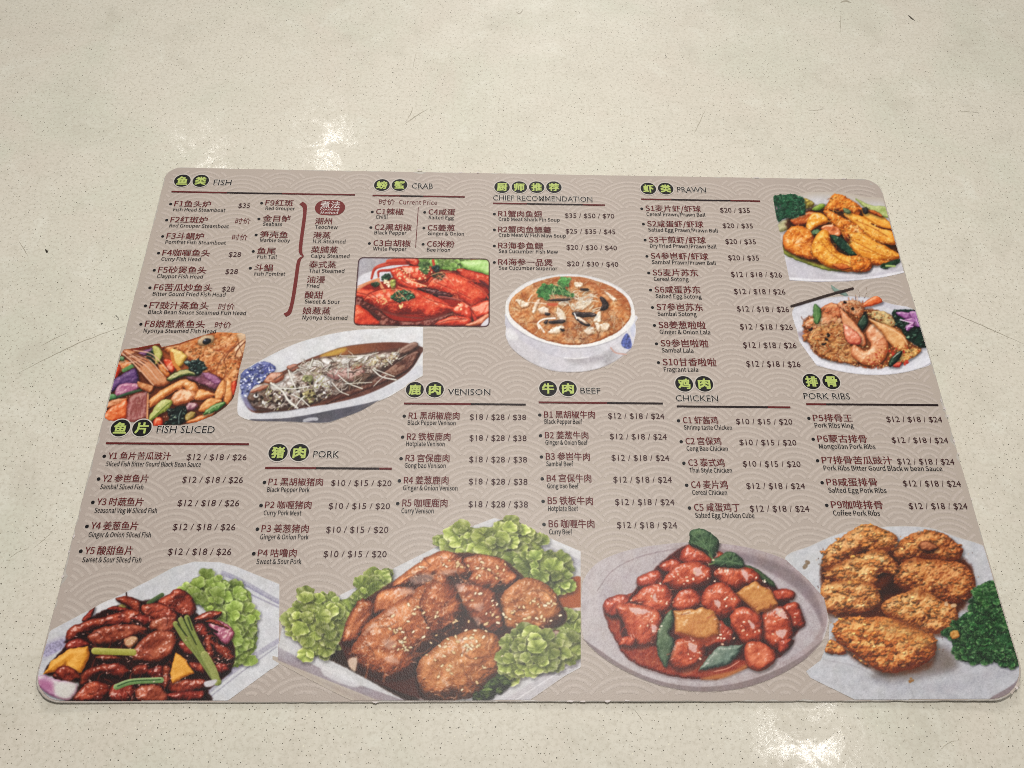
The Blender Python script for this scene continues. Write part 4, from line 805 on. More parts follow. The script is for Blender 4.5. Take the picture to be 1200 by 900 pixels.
def pic_pork():
    p = Pic(320, 605, 3.243, 1172, 712)
    p.setclip([(-20,-10),(1168,-10),(1168,712),(-20,712)], feather=.4)
    p.fill([(38,410),(200,330),(420,220),(640,110),(760,40),(840,10),(920,30),(1200,150),(1200,560),(920,712),(510,712),(20,545),(22,500)], (196,193,196), feather=.8, sm=False, mott=.04)
    p.fill([(20,500),(260,620),(510,706),(510,722),(420,712),(20,552)], (170,160,170), feather=.8, sm=False, col2=(158,146,152), gdir=((20,520),(40,580))); p.fill([(20,545),(200,630),(430,712),(330,712),(30,560)], (148,132,126), feather=4, op=.6)
    p.fill([(190,575),(260,590),(330,640),(300,650),(200,610)], (210,206,210), feather=2, op=.8)
    p.line([(920,90),(1000,110),(1180,190)], 8, (176,172,180)); p.line([(880,30),(1000,75),(1180,150)], 4, (206,204,208))
    p.fill([(1180,490),(1100,560),(860,712),(960,712),(1180,560)], (186,178,184), feather=1, sm=False); p.line([(1170,540),(1000,650),(905,712)], 1.2, (214,208,212))
    p.fill([(200,535),(300,520),(560,700),(520,710),(300,590)], (40,20,12), feather=1.5, edge=.8)
    p.fill([(1060,300),(1140,235),(1180,255),(1180,370),(1080,350)], (150,70,32), feather=1, col2=(170,90,44), gdir=((1060,260),(1170,360)))
    p.fill([(1090,365),(1180,350),(1180,400),(1090,390)], (206,190,180), feather=1)
    L = ((96,110,42),(172,184,96),(228,230,170)); L2 = ((82,98,38),(152,168,82),(216,220,154))
    p.lettuce([(640,110),(670,60),(740,45),(810,60),(860,30),(950,50),(1010,70),(1020,110),(1010,150),(960,180),(820,170),(740,165),(690,150)], 87, 8.5, *L)
    p.lettuce([(880,170),(1000,150),(1060,150),(1130,210),(1120,260),(1070,300),(1000,250),(900,215)], 55, 8.5, *L2)
    p.lettuce([(160,300),(260,320),(300,300),(370,240),(420,225),(425,270),(390,320),(330,330),(270,400),(220,350)], 41, 9.5, *L2)
    p.lettuce([(55,400),(110,330),(150,295),(200,350),(260,385),(270,430),(250,490),(190,530),(130,530),(140,490),(70,460)], 68, 8.5, *L)
    p.lettuce([(1080,400),(1120,370),(1170,370),(1175,460),(1120,470)], 21, 8.5, *L)
    p.fill([(260,470),(320,350),(460,250),(640,150),(850,160),(960,240),(1100,350),(1090,420),(880,460),(880,560),(700,700),(540,690),(330,600),(260,500)], (70,24,12), feather=1.5, edge=1)
    R = ((50,16,8),(146,70,34),(214,136,84)); R2 = ((42,14,8),(126,56,28),(200,120,72)); R3 = ((58,24,10),(154,86,42),(214,146,90))
    kw = dict(bump=1.15, bs=3.6, mott=.5, ms=12, spec=.75, th=.965, speccol=(240,214,200), edge=.9, sh=4)
    p.blob([(265,480),(285,390),(330,320),(385,335),(390,380),(340,440),(320,480)], R2, w=9, **kw)
    p.blob([(460,260),(540,190),(620,140),(690,150),(745,200),(730,240),(640,250),(560,240),(480,275)], R, w=11, **kw)
    p.blob([(720,170),(790,150),(860,160),(900,200),(930,240),(890,275),(820,280),(760,230)], R, w=10, **kw)
    p.blob([(740,240),(790,200),(830,215),(870,250),(840,285),(770,275)], R, w=8, **kw)
    p.blob([(860,330),(900,270),(940,240),(1010,245),(1070,300),(1102,370),(1080,420),(1000,450),(920,445),(880,420)], R3, w=14, **kw)
    p.blob([(690,280),(760,260),(840,300),(875,380),(870,440),(800,430),(740,380),(700,340)], R2, w=10, **kw)
    p.blob([(385,370),(400,300),(470,270),(540,290),(520,330),(430,370)], R, w=8, **kw)
    p.blob([(305,500),(350,430),(420,370),(510,300),(600,240),(660,225),(700,290),(725,370),(700,440),(620,490),(560,540),(530,600),(440,620),(340,590),(310,550)], R, w=24, **kw)
    p.blob([(540,580),(560,530),(640,480),(740,440),(840,450),(880,500),(870,570),(820,640),(740,690),(640,705),(570,690),(545,640)], R3, w=20, **kw)
    p.blob([(600,240),(650,220),(690,260),(725,370),(690,430),(600,440),(560,340)], R2, w=16, shadow=.15, **{k: v for k, v in kw.items() if k != 'sh'})
    for a, n, ln, ang in (([(320,540),(430,370),(600,240),(700,330),(640,480),(460,610)],70,20,-35),([(560,560),(740,450),(870,510),(740,680),(590,680)],50,16,-20),([(880,330),(1000,250),(1090,360),(1000,440)],34,14,10),([(520,240),(640,150),(890,220),(840,280),(600,240)],46,14,15)):
        p.shreds(a, n, ln, 2.6, [(206,124,70),(92,36,16),(186,100,52),(226,150,98),(70,26,12)], ang=ang, spread=.7, op=.32, shadow=0)
        p.shreds(a, int(n * .8), 5, 1.0, [(244,214,190),(236,196,164)], ang=ang, spread=1.0, op=.75, shadow=0)
    SG = (222,190,178)
    for q in ([(520,240),(570,222),(610,225),(600,250),(540,262)],[(430,370),(460,345),(470,360),(440,380)],[(415,480),(450,470),(470,490),(440,510)],[(420,540),(460,535),(480,560),(440,560)],[(480,280),(520,275),(540,295),(490,300)],[(340,450),(380,410),(390,420),(355,450)],
              [(690,260),(730,265),(710,290)],[(640,620),(665,630),(660,650)],[(760,345),(800,330),(790,365)],[(630,215),(680,205),(700,215),(650,228)],[(760,390),(790,395),(780,420)]):
        p.fill(q, SG, feather=2.0, edge=2.4, es=1.8, op=.5)
    p.fill([(285,550),(320,540),(315,590),(295,580)], (206,180,160), feather=1.5, edge=1)
    p.blob([(1040,440),(1090,440),(1090,470),(1050,470)], ((30,14,14),(80,40,34),(150,100,80)), w=4, spec=.5)
    p.lettuce([(880,500),(890,460),(930,440),(1000,450),(1080,470),(1150,470),(1175,510),(1165,550),(1080,560),(1000,580),(930,600),(900,640),(870,600)], 87, 8.5, *L)
    p.leafy([(760,690),(850,620),(890,620),(880,660),(800,700)], 26, 7, (14,24,10),(50,70,28),(110,126,66))
    for a, n in (([(400,400),(560,330),(720,380),(840,460),(700,560),(500,520)],36),([(440,430),(500,430),(510,530),(460,520)],22),([(880,330),(1060,320),(1080,410),(900,420)],26),([(560,520),(860,470),(820,640),(560,660)],16),([(560,170),(700,170),(880,180),(900,240),(600,220)],22),([(640,500),(760,430),(800,480),(680,540)],12),([(760,290),(860,320),(860,420),(780,400)],14)):
        p.dots(a, n, 1.15, [(236,214,172),(226,196,146),(244,230,200)], asp=1.9, shadow=.35)
    p.dots([(460,280),(640,150),(900,200),(900,420),(540,420)], 130, .5, [(240,206,176),(222,170,130)], op=.8)
    return p.finish()

def pic_sweetsour():
    p = Pic(670, 600, 3.75, 1130, 800)
    plate = [(40,360),(55,290),(120,220),(250,170),(400,145),(560,135),(720,150),(850,180),(960,225),(1050,290),(1105,370),(1122,470),(1100,560),(1030,640),(920,710),(780,765),(640,788),(500,785),(360,755),(230,700),(120,630),(50,560),(40,460)]
    p.fill(plate, (168,150,152), feather=.7, mott=.04, col2=(184,170,172), gdir=((900,150),(200,500)))
    p.fill([(46,560),(120,634),(230,704),(360,759),(500,789),(640,792),(780,769),(920,713),(1030,643),(1098,566),(1010,634),(900,694),(760,746),(620,770),(480,766),(350,736),(220,678),(110,605)], (140,124,124), feather=.8)
    p.line([(48,562),(120,634),(230,703),(360,759),(500,788),(640,791),(780,768),(920,713),(1030,643)], .8, (88,76,76), op=.7)
    p.line([(110,350),(180,260),(300,200),(450,168),(560,160)], 1.2, (150,134,138), op=.8)
    inner = [(110,420),(130,340),(220,250),(380,195),(560,175),(720,190),(880,240),(990,310),(1060,400),(1088,490),(1060,560),(960,640),(820,700),(620,735),(440,720),(280,660),(160,570)]
    p.fill(inner, (178,164,168), feather=2, op=.9, mott=.03); p.fill([(650,170),(880,220),(1010,300),(1080,400),(1095,500),(1060,430),(980,340),(850,260),(700,205)], (128,112,116), feather=3, op=.8)
    p.line([(960,222),(1055,292),(1108,370),(1122,470),(1100,560)], 2.2, (196,182,182), op=.8)
    S = ((70,14,8),(128,34,18),(170,70,36))
    p.blob([(200,590),(140,450),(150,390),(240,365),(500,340),(700,600),(960,560),(930,620),(880,650),(760,690),(640,735),(500,735),(370,710),(260,660)], S, w=5, bump=.4, spec=.15, shadow=.25, edge=1.2, es=4)
    p.fill([(560,735),(700,700),(770,670),(760,690),(650,736)], (178,106,56), feather=2); p.line([(620,705),(680,690),(730,660)], 1.2, (226,170,150), op=.8)
    p.fill([(250,380),(480,160),(640,180),(880,320),(1000,480),(960,560),(880,650),(600,640),(400,600),(220,560)], (72,14,10), feather=1.5, edge=1)
    R = ((66,14,6),(162,56,28),(224,118,82)); R2 = ((56,10,5),(144,42,22),(208,98,66)); RO = ((78,20,8),(176,68,36),(226,134,96))
    kw = dict(bump=0.95, bs=3.4, mott=.4, ms=9, spec=.8, th=.96, speccol=(240,206,200), edge=.7, sh=3.2)
    p.blob([(750,240),(800,250),(870,300),(890,335),(820,300)], ((14,26,12),(44,66,36),(84,104,64)), w=4, bump=.3)
    for q, c, w in (([(470,210),(500,150),(560,160),(650,180),(660,210),(600,240),(520,240)],R2,9),([(280,310),(300,280),(370,260),(400,290),(380,330),(300,340)],R2,9),([(380,240),(430,210),(480,230),(460,280),(400,270)],R2,8),
                 ([(140,440),(150,390),(220,365),(260,390),(250,450),(180,470)],R2,9),([(400,320),(420,270),(480,230),(560,230),(610,260),(600,320),(540,340),(470,350)],R,11),([(620,290),(640,250),(720,240),(800,260),(830,310),(760,330),(700,340)],R,10),
                 ([(250,400),(290,350),(350,320),(420,330),(445,390),(420,450),(370,455),(300,420)],R,11),([(880,350),(940,340),(975,360),(960,390),(900,400)],R2,7),([(440,420),(460,360),(520,340),(560,370),(555,420),(480,440)],R,9),([(565,390),(590,340),(660,315),(720,360),(745,410),(700,460),(640,470),(580,430)],R,11),
                 ([(190,430),(240,400),(330,420),(390,460),(380,540),(330,590),(270,590),(240,520)],RO,12),([(920,420),(980,400),(1010,450),(1015,500),(970,515),(930,480)],R2,8),([(830,460),(880,415),(940,440),(970,510),(960,570),(900,610),(840,570)],R,11),([(690,500),(700,440),(750,420),(820,450),(840,540),(800,580),(740,570)],R,10),
                 ([(570,600),(620,540),(640,480),(710,530),(700,580),(640,600)],R2,8),([(755,620),(770,580),(830,575),(885,620),(880,670),(820,700),(770,680)],RO,10),([(415,620),(440,570),(510,555),(570,570),(585,630),(540,680),(470,700),(425,670)],RO,11),([(205,590),(230,550),(280,560),(260,600)],R,5),([(900,570),(960,560),(950,600),(910,625)],R2,6)):
        p.blob(q, c, w=w, **kw)
    P = ((110,54,14),(186,116,56),(222,164,96))
    p.blob([(715,360),(800,306),(870,350),(905,410),(860,440),(810,450)], P, w=6, bump=.5, sm=False, spec=.3, th=.97, edge=1.2, es=6); p.line([(720,362),(815,448)], 2.4, (140,76,30), op=.7)
    p.blob([(445,440),(500,432),(570,422),(620,440),(645,490),(640,540),(590,570),(500,555),(450,540)], P, w=7, bump=.5, sm=False, spec=.5, th=.95, edge=1.2, es=6); p.fill([(450,530),(560,560),(630,545),(600,590),(500,570)], (150,56,28), feather=2.5, op=.8)
    G = ((20,32,22),(62,84,58),(120,138,108))
    p.blob([(370,600),(375,520),(410,460),(435,435),(445,480),(425,540),(448,570),(415,680),(390,660)], G, w=5, bump=.3, spec=.25, th=.97)
    p.blob([(550,700),(590,640),(640,595),(748,585),(735,620),(690,670),(620,690)], ((36,50,44),(92,112,98),(150,164,148)), w=6, bump=.4, spec=.35, th=.96, sm=False, edge=.8)
    p.fill([(660,475),(690,470),(690,505),(670,500)], (20,30,20), feather=1)
    LG = ((12,26,14),(46,74,46),(98,124,84))
    p.blob([(510,110),(530,82),(580,80),(640,120),(645,150),(620,205),(575,180),(520,150)], LG, w=8, bump=.7, bs=2); p.blob([(610,220),(650,195),(700,178),(748,215),(750,248),(690,250),(630,240)], LG, w=6, bump=.7, bs=2)
    for q in ([(520,100),(570,140),(615,200)],[(560,90),(580,140)],[(610,100),(600,170)],[(530,140),(580,165)]): p.line(q, .8, (120,146,104), op=.8)
    for q in ([(615,218),(680,220),(745,235)],[(670,190),(690,220)],[(710,185),(700,222)],[(650,240),(680,222)]): p.line(q, .8, (116,142,102), op=.8)
    p.line([(600,190),(622,225),(600,235)], 2, (96,120,70))
    for a, n in (([(240,420),(480,180),(700,200),(960,420),(940,560),(760,560),(420,440)],49),([(420,580),(570,570),(560,680),(440,690)],8),([(200,420),(380,420),(360,580),(230,560)],16)):
        p.shreds(a, n, 9, 1.8, [(176,60,44),(110,22,14),(200,90,66),(84,14,10)], ang=-30, spread=1.0, op=.4, shadow=0)
        p.shreds(a, n // 2, 5, 1.1, [(244,210,200),(236,180,166)], ang=20, spread=1.2, op=.8, shadow=0)
    for q in ([(250,425),(310,430),(340,445),(280,455)],[(530,255),(560,250),(570,275),(540,285)],[(350,380),(365,360),(370,400)],[(890,430),(920,430),(940,470),(900,460)],[(890,530),(940,520),(920,560)],[(770,480),(800,500),(790,520)],[(510,580),(545,590),(540,620),(515,610)],[(620,390),(650,400),(640,430)],[(345,500),(370,510),(355,540)],[(740,265),(770,270),(765,310)]):
        p.fill(q, (226,196,192), feather=.9, edge=1.6, es=1.5, op=.8)
    for a, n in (([(470,230),(640,220),(620,320),(420,310)],16),([(640,260),(800,270),(860,330),(760,330)],8),([(280,330),(440,310),(430,430),(260,420)],9),([(620,350),(740,400),(700,450)],7),([(640,540),(720,540),(700,580),(650,590)],7),([(740,430),(840,480),(830,540),(740,540)],8),([(840,430),(980,450),(970,520),(860,540)],9),([(480,565),(570,575),(560,650),(480,640)],6),([(220,410),(390,460),(360,540),(240,460)],7)):
        p.dots(a, n, .95, [(240,214,190),(226,190,160),(246,232,214)], asp=1.6)
    return p.finish()

def pic_wings():
    p = Pic(900, 590, 3.75, 1112, 872)
    p.setclip([(60,60),(900,60),(935,130),(1000,310),(1040,440),(1080,600),(1107,690),(1112,740),(1100,790),(1040,850),(1000,866),(380,868),(160,760),(160,740),(225,690),(260,600),(262,520),(240,420),(170,340),(70,250)], feather=.5)
    p.fill([(60,260),(180,190),(330,130),(520,105),(700,110),(820,150),(960,200),(1120,330),(1120,760),(1000,866),(700,870),(380,868),(270,830),(160,740),(100,500)], (188,188,194), feather=1.2, mott=.06, col2=(178,178,188), gdir=((300,200),(700,850)))
    p.fill([(960,862),(1060,800),(1110,740),(1112,790),(1040,852)], (142,128,132), feather=1)
    p.fill([(400,760),(600,800),(820,780),(1000,720),(1100,690),(1110,730),(960,790),(760,830),(520,820)], (168,166,178), feather=5, op=.7)
    p.line([(240,690),(380,720),(480,780)], 2, (166,162,170), op=.6)
    p.fill([(690,640),(780,640),(820,720),(740,750),(560,780),(460,750)], (112,98,90), feather=9, op=.8); p.fill([(780,450),(900,420),(880,470),(820,480)], (140,120,110), feather=6, op=.7); p.fill([(240,480),(300,500),(260,540)], (150,136,130), feather=5, op=.8)
    p.dots([(150,260),(175,260),(178,290),(155,290)], 3, 2.2, [(140,120,100)])
    B = ((96,42,16),(200,126,64),(234,180,118)); B2 = ((84,32,12),(184,104,50),(226,164,102)); B3 = ((100,42,16),(208,134,70),(238,190,128)); B4 = ((98,36,12),(206,118,54),(236,182,114))
    p.fill([(250,230),(560,190),(860,250),(880,400),(760,520),(430,520),(260,470)], (74,30,12), feather=3, edge=2)
    p.crust([(550,240),(570,180),(620,145),(690,120),(760,135),(820,175),(848,210),(820,250),(740,250),(640,250),(570,275)], B2, 150, 2.2, w=14, bump=1.2, sh=4)
    p.crust([(235,290),(240,220),(290,170),(360,130),(420,95),(490,115),(560,150),(550,195),(500,220),(420,210),(330,260),(270,295)], B, 170, 2.3, w=14, bump=1.2, sh=4)
    p.blob([(655,185),(690,165),(740,195),(720,215),(670,210)], ((40,14,8),(110,50,24),(190,120,80)), w=4, bump=1)
    p.fill([(470,330),(540,240),(600,280),(620,340),(560,400),(480,400)], (44,18,10), feather=4)
    p.crust([(545,340),(560,280),(620,250),(740,250),(840,270),(895,330),(895,400),(840,435),(760,430),(640,390),(570,370)], B2, 240, 1.9, w=16, bump=1.3, sh=4)
    p.crust([(240,330),(260,290),(360,240),(460,205),(530,235),(570,280),(550,310),(480,320),(440,380),(300,350)], B3, 170, 2.2, w=14, bump=1.2, sh=4)
    p.crust([(230,370),(250,345),(350,345),(430,350),(480,385),(490,430),(440,470),(330,490),(250,480),(235,430)], B3, 160, 2.2, w=14, bump=1.2, sh=4)
    p.crust([(490,470),(520,430),(600,395),(650,370),(690,395),(760,430),(815,470),(820,540),(740,575),(640,545),(540,510)], B3, 190, 2.2, w=14, bump=1.2, sh=4)
    p.dots([(770,440),(810,450),(800,465)], 3, 1.8, [(214,180,140)])
    p.crust([(280,580),(300,520),(350,500),(420,505),(500,510),(560,520),(640,550),(720,590),(725,660),(690,705),(600,730),(500,745),(430,700),(340,640)], B4, 330, 2.3, w=18, bump=1.3, sh=5)
    for q in ([(240,280),(330,258),(470,205),(545,190),(520,222),(400,225),(270,300)],[(560,262),(700,243),(830,243),(800,256),(640,256)],[(245,345),(440,352),(500,325),(550,312),(480,380),(430,362),(270,352)],[(560,362),(650,385),(760,425),(850,438),(800,440),(660,405),(570,380)],[(240,470),(330,484),(450,466),(490,430),(480,462),(350,500),(250,488)],[(500,470),(640,540),(740,570),(820,530),(800,575),(680,580),(540,520)],[(290,590),(360,650),(450,705),(560,735),(700,700),(720,650),(700,720),(560,752),(430,720),(330,650)]):
        p.fill(q, (112,44,12), feather=5, edge=2, op=.6, alpha=False)
    p.fill([(440,530),(560,520),(700,590),(700,640),(560,600)], (196,150,88), feather=8, op=.35, alpha=False)
    p.crust([(245,640),(270,600),(330,640),(330,665),(260,660)], B4, 30, 1.6, w=5); p.crust([(340,645),(400,690),(440,720),(400,700)], B4, 16, 1.4, w=3)
    p.dots([(240,180),(860,180),(890,420),(700,700),(300,640)], 260, .55, [(226,176,116),(90,40,18),(206,140,84),(64,26,12)], op=.7)
    p.dots([(600,770),(630,770),(625,785),(600,785)], 4, 1.4, [(150,100,50)])
    GP = ((6,22,12),(26,66,36),(92,136,84))
    p.lettuce([(770,580),(850,490),(880,470),(900,390),(960,350),(1010,372),(1030,460),(1060,560),(1090,660),(1080,715),(1030,725),(980,700),(900,705),(845,695),(812,650),(795,600)], 230, 4.4, (10,30,15), (46,98,50), (142,184,118), centre=(940,600))
    p.lettuce([(900,400),(960,355),(1008,378),(1020,440),(950,440)], 40, 3.6, (16,46,20), (64,120,60), (152,192,126), centre=(960,420))
    p.dots([(800,580),(900,460),(980,400),(1060,600),(1040,700),(860,680)], 160, .55, [(136,176,126),(90,140,84),(6,20,12)], op=.8)
    p.blob([(790,570),(820,560),(830,590),(800,600)], ((140,80,20),(190,130,56),(220,180,110)), w=3)
    return p.finish()

PICS = [
    ('prawn', pic_prawn, 'golden fried prawns with green parsley on a white plate'),
    ('cereal', pic_cereal, 'cereal prawns with a purple orchid and a black chopstick'),
    ('crab', pic_crab, 'red chilli crabs in a rounded dark frame'),
    ('soup', pic_soup, 'brown thick soup in a white bowl and saucer'),
    ('fishhead', pic_fishhead, 'orange curry fish head with aubergine'),
    ('steamed', pic_steamed, 'steamed whole fish in a boat shaped dish'),
    ('sourfish', pic_sourfish, 'dark red glazed meat with lettuce and spring onion'),
    ('pork', pic_pork, 'brown glazed pork with sesame seeds and lettuce'),
    ('sweetsour', pic_sweetsour, 'red sweet and sour cubes on a round mauve plate'),
    ('wings', pic_wings, 'fried chicken wings with parsley'),
]

# ------------------------------------------------------------------ helpers
def link(name, mesh, parent=None, mats=()):
    o = bpy.data.objects.new(name, mesh); COL.objects.link(o)
    for m in mats: mesh.materials.append(MAT[m])
    if parent is not None: o.parent = parent
    return o

def mesh_of(name, verts, faces, mi=None):
    me = bpy.data.meshes.new(name); me.from_pydata([tuple(v) for v in verts], [], faces); me.update()
    if mi is not None: me.polygons.foreach_set('material_index', mi)
    return me

def flat_poly(pts, z, verts, faces, mis, mi=0):
    n = len(verts); verts += [(x, y, z) for x, y in pts]; faces.append(list(range(n, n + len(pts)))); mis.append(mi)

def strip(pts, w, z, verts, faces, mis, mi=0, taper=False):
    """a flat ribbon along a line of plane points; w is a width or a list of widths"""
    p = np.array(pts, float); n = len(p); d = np.gradient(p, axis=0); d /= np.linalg.norm(d, axis=1)[:, None] + 1e-12
    nr = np.stack([-d[:, 1], d[:, 0]], 1); ws = np.full(n, w) if np.isscalar(w) else np.array(w)
    if taper: ws = ws * np.sin(np.linspace(0.12, math.pi - 0.12, n))
    b = len(verts)
    for i in range(n):
        a = p[i] + nr[i] * ws[i] / 2; c = p[i] - nr[i] * ws[i] / 2; verts += [(a[0], a[1], z), (c[0], c[1], z)]
    for i in range(n - 1): faces.append([b + 2 * i, b + 2 * i + 1, b + 2 * i + 3, b + 2 * i + 2]); mis.append(mi)

def place(o, x, y):
    """put a flat part's origin at (x, y) without moving its geometry"""
    o.data.transform(Matrix.Translation((-x, -y, 0))); o.location = (x, y, 0)

TH = 0.0013                                         # the laminated card's thickness
Z_PAPER = TH; Z_WAVE = TH + 0.00004; Z_PIC = TH + 0.00008; Z_HALO = TH + 0.00020; Z_DISC = TH + 0.00023; Z_TXT = TH + 0.00026

# ------------------------------------------------------------------ the table
def build_table():
    v = [(-1.0, -0.55, 0), (1.0, -0.55, 0), (1.0, 0.85, 0), (-1.0, 0.85, 0)]
    b = [(x, y, -0.03) for x, y, _ in v]
    t = link('table_top', mesh_of('table_top', v + b, [[0, 1, 2, 3], [7, 6, 5, 4], [0, 4, 5, 1], [1, 5, 6, 2], [2, 6, 7, 3], [3, 7, 4, 0]]), None, ['table'])
    t['kind'] = 'structure'; t['label'] = 'cream speckled laminate table top under the menu'; t['category'] = 'table'
    def scratch(pts, w, mat):
        V, F, I = [], [], []
        q = open_curve([M(*p) for p in pts], 8); q = q + np.random.RandomState(len(pts) + int(pts[0][0])).normal(0, 0.00012, q.shape)
        strip(q, w * 0.75, 0.00006, V, F, I, taper=True); o = link('scratch', mesh_of('scratch', V, F), t, [mat]); place(o, float(q[0][0]), float(q[0][1]))
    for pts, w, m in (([(20, 438), (70, 413), (105, 397), (148, 382)], .0006, 'scratch'), ([(46, 407), (64, 397), (80, 390)], .0004, 'scratch'), ([(1108, 362), (1150, 381), (1200, 403)], .0006, 'scratch'),
                      ([(474, 146), (485, 138), (502, 127)], .0009, 'scratch'), ([(476, 143), (482, 132), (484, 125)], .0006, 'scratch'), ([(813, 158), (820, 143), (827, 128)], .0005, 'scratch'),
                      ([(947, 129), (958, 129), (967, 127)], .0006, 'scratch'), ([(1125, 130), (1138, 131), (1148, 132)], .0005, 'scratch'), ([(986, 12), (985, 28), (986, 44)], .0004, 'scratch'),
                      ([(1064, 17), (1068, 21), (1072, 24)], .0016, 'grime'), ([(985, 3), (991, 1), (998, 3)], .0022, 'scratch'), ([(53, 292), (55, 295), (56, 296)], .0016, 'grime'),
                      ([(22, 282), (28, 292), (33, 300)], .0005, 'scratch'), ([(134, 373), (136, 370), (139, 374), (137, 375)], .0004, 'grime'), ([(118, 380), (120, 379), (119, 381)], .0006, 'grime'),
                      ([(779, 63), (781, 67), (779, 68)], .0005, 'grime'), ([(484, 80), (486, 70), (488, 62)], .0004, 'scratch'), ([(605, 14), (609, 16), (613, 12)], .0012, 'scratch'),
                      ([(1100, 880), (1112, 870), (1124, 868)], .0003, 'scratch'), ([(40, 642), (52, 632), (66, 618)], .0003, 'scratch'), ([(10, 655), (20, 648), (34, 642)], .0003, 'scratch'), ([(740, 828), (748, 838), (754, 846)], .0003, 'scratch')):
        scratch(pts, w, m)
    return t

# ------------------------------------------------------------------ the menu card
def outline(inset=0.0, jag=0.0, seed=1, chips=()):
    hw, hh = MENU_W / 2 - inset, MENU_H / 2 - inset; pts = []
    rad = {'bl': 0.0125, 'br': 0.017, 'tr': 0.011, 'tl': 0.009}
    def corner(cx, cy, r, a0):
        for k in range(13): a = math.radians(a0 + 90 * k / 12); pts.append((cx + r * math.cos(a), cy + r * math.sin(a)))
    def edge(x0, y0, x1, y1):
        n = 150
        for k in range(1, n): pts.append((x0 + (x1 - x0) * k / n, y0 + (y1 - y0) * k / n))
    r = rad
    corner(-hw + r['bl'], -hh + r['bl'], r['bl'], 180); edge(-hw + r['bl'], -hh, hw - r['br'], -hh)
    corner(hw - r['br'], -hh + r['br'], r['br'], 270); edge(hw, -hh + r['br'], hw, hh - r['tr'])
    corner(hw - r['tr'], hh - r['tr'], r['tr'], 0); edge(hw - r['tr'], hh, -hw + r['tl'], hh)
    corner(-hw + r['tl'], hh - r['tl'], r['tl'], 90); edge(-hw, hh - r['tl'], -hw, -hh + r['bl'])
    p = np.array(pts, np.float32)
    if jag:
        c = p / np.linalg.norm(p, axis=1)[:, None]
        k = np.arange(len(p)); s = k * 0.9
        amt = np.maximum(0, vnoise(s / 3.0, s * 0 + 3.3, seed) - 0.55) * jag * 3 + np.maximum(0, vnoise(s / 1.1, s * 0 + 9.1, seed + 1) - 0.72) * jag * 7
        nrm = np.stack([np.where(np.abs(p[:, 0]) > hw - 0.002, np.sign(p[:, 0]), 0), np.where(np.abs(p[:, 1]) > hh - 0.002, np.sign(p[:, 1]), 0)], 1)
        nrm = np.where(np.abs(nrm).sum(1, keepdims=True) > 0, nrm, c)
        zone = np.ones(len(p))                                      # the paper is most chewed along the right, left-bottom and near edges
        zone[(p[:, 0] > 0.2) & (p[:, 1] > -0.06) & (p[:, 1] < 0.09)] = 1.7; zone[(p[:, 0] < -0.2) & (p[:, 1] < 0.0)] = 1.2; zone[(p[:, 1] > 0.14)] = 0.8
        p = p - nrm * (amt * zone)[:, None]
    for x, y, r in chips:
        x, y = M(x, y); d = np.hypot(p[:, 0] - x, p[:, 1] - y); m = np.maximum(0, 1 - d / r)
        p = p - (p / np.linalg.norm(p, axis=1)[:, None]) * (m * r * 0.9)[:, None]
    return p

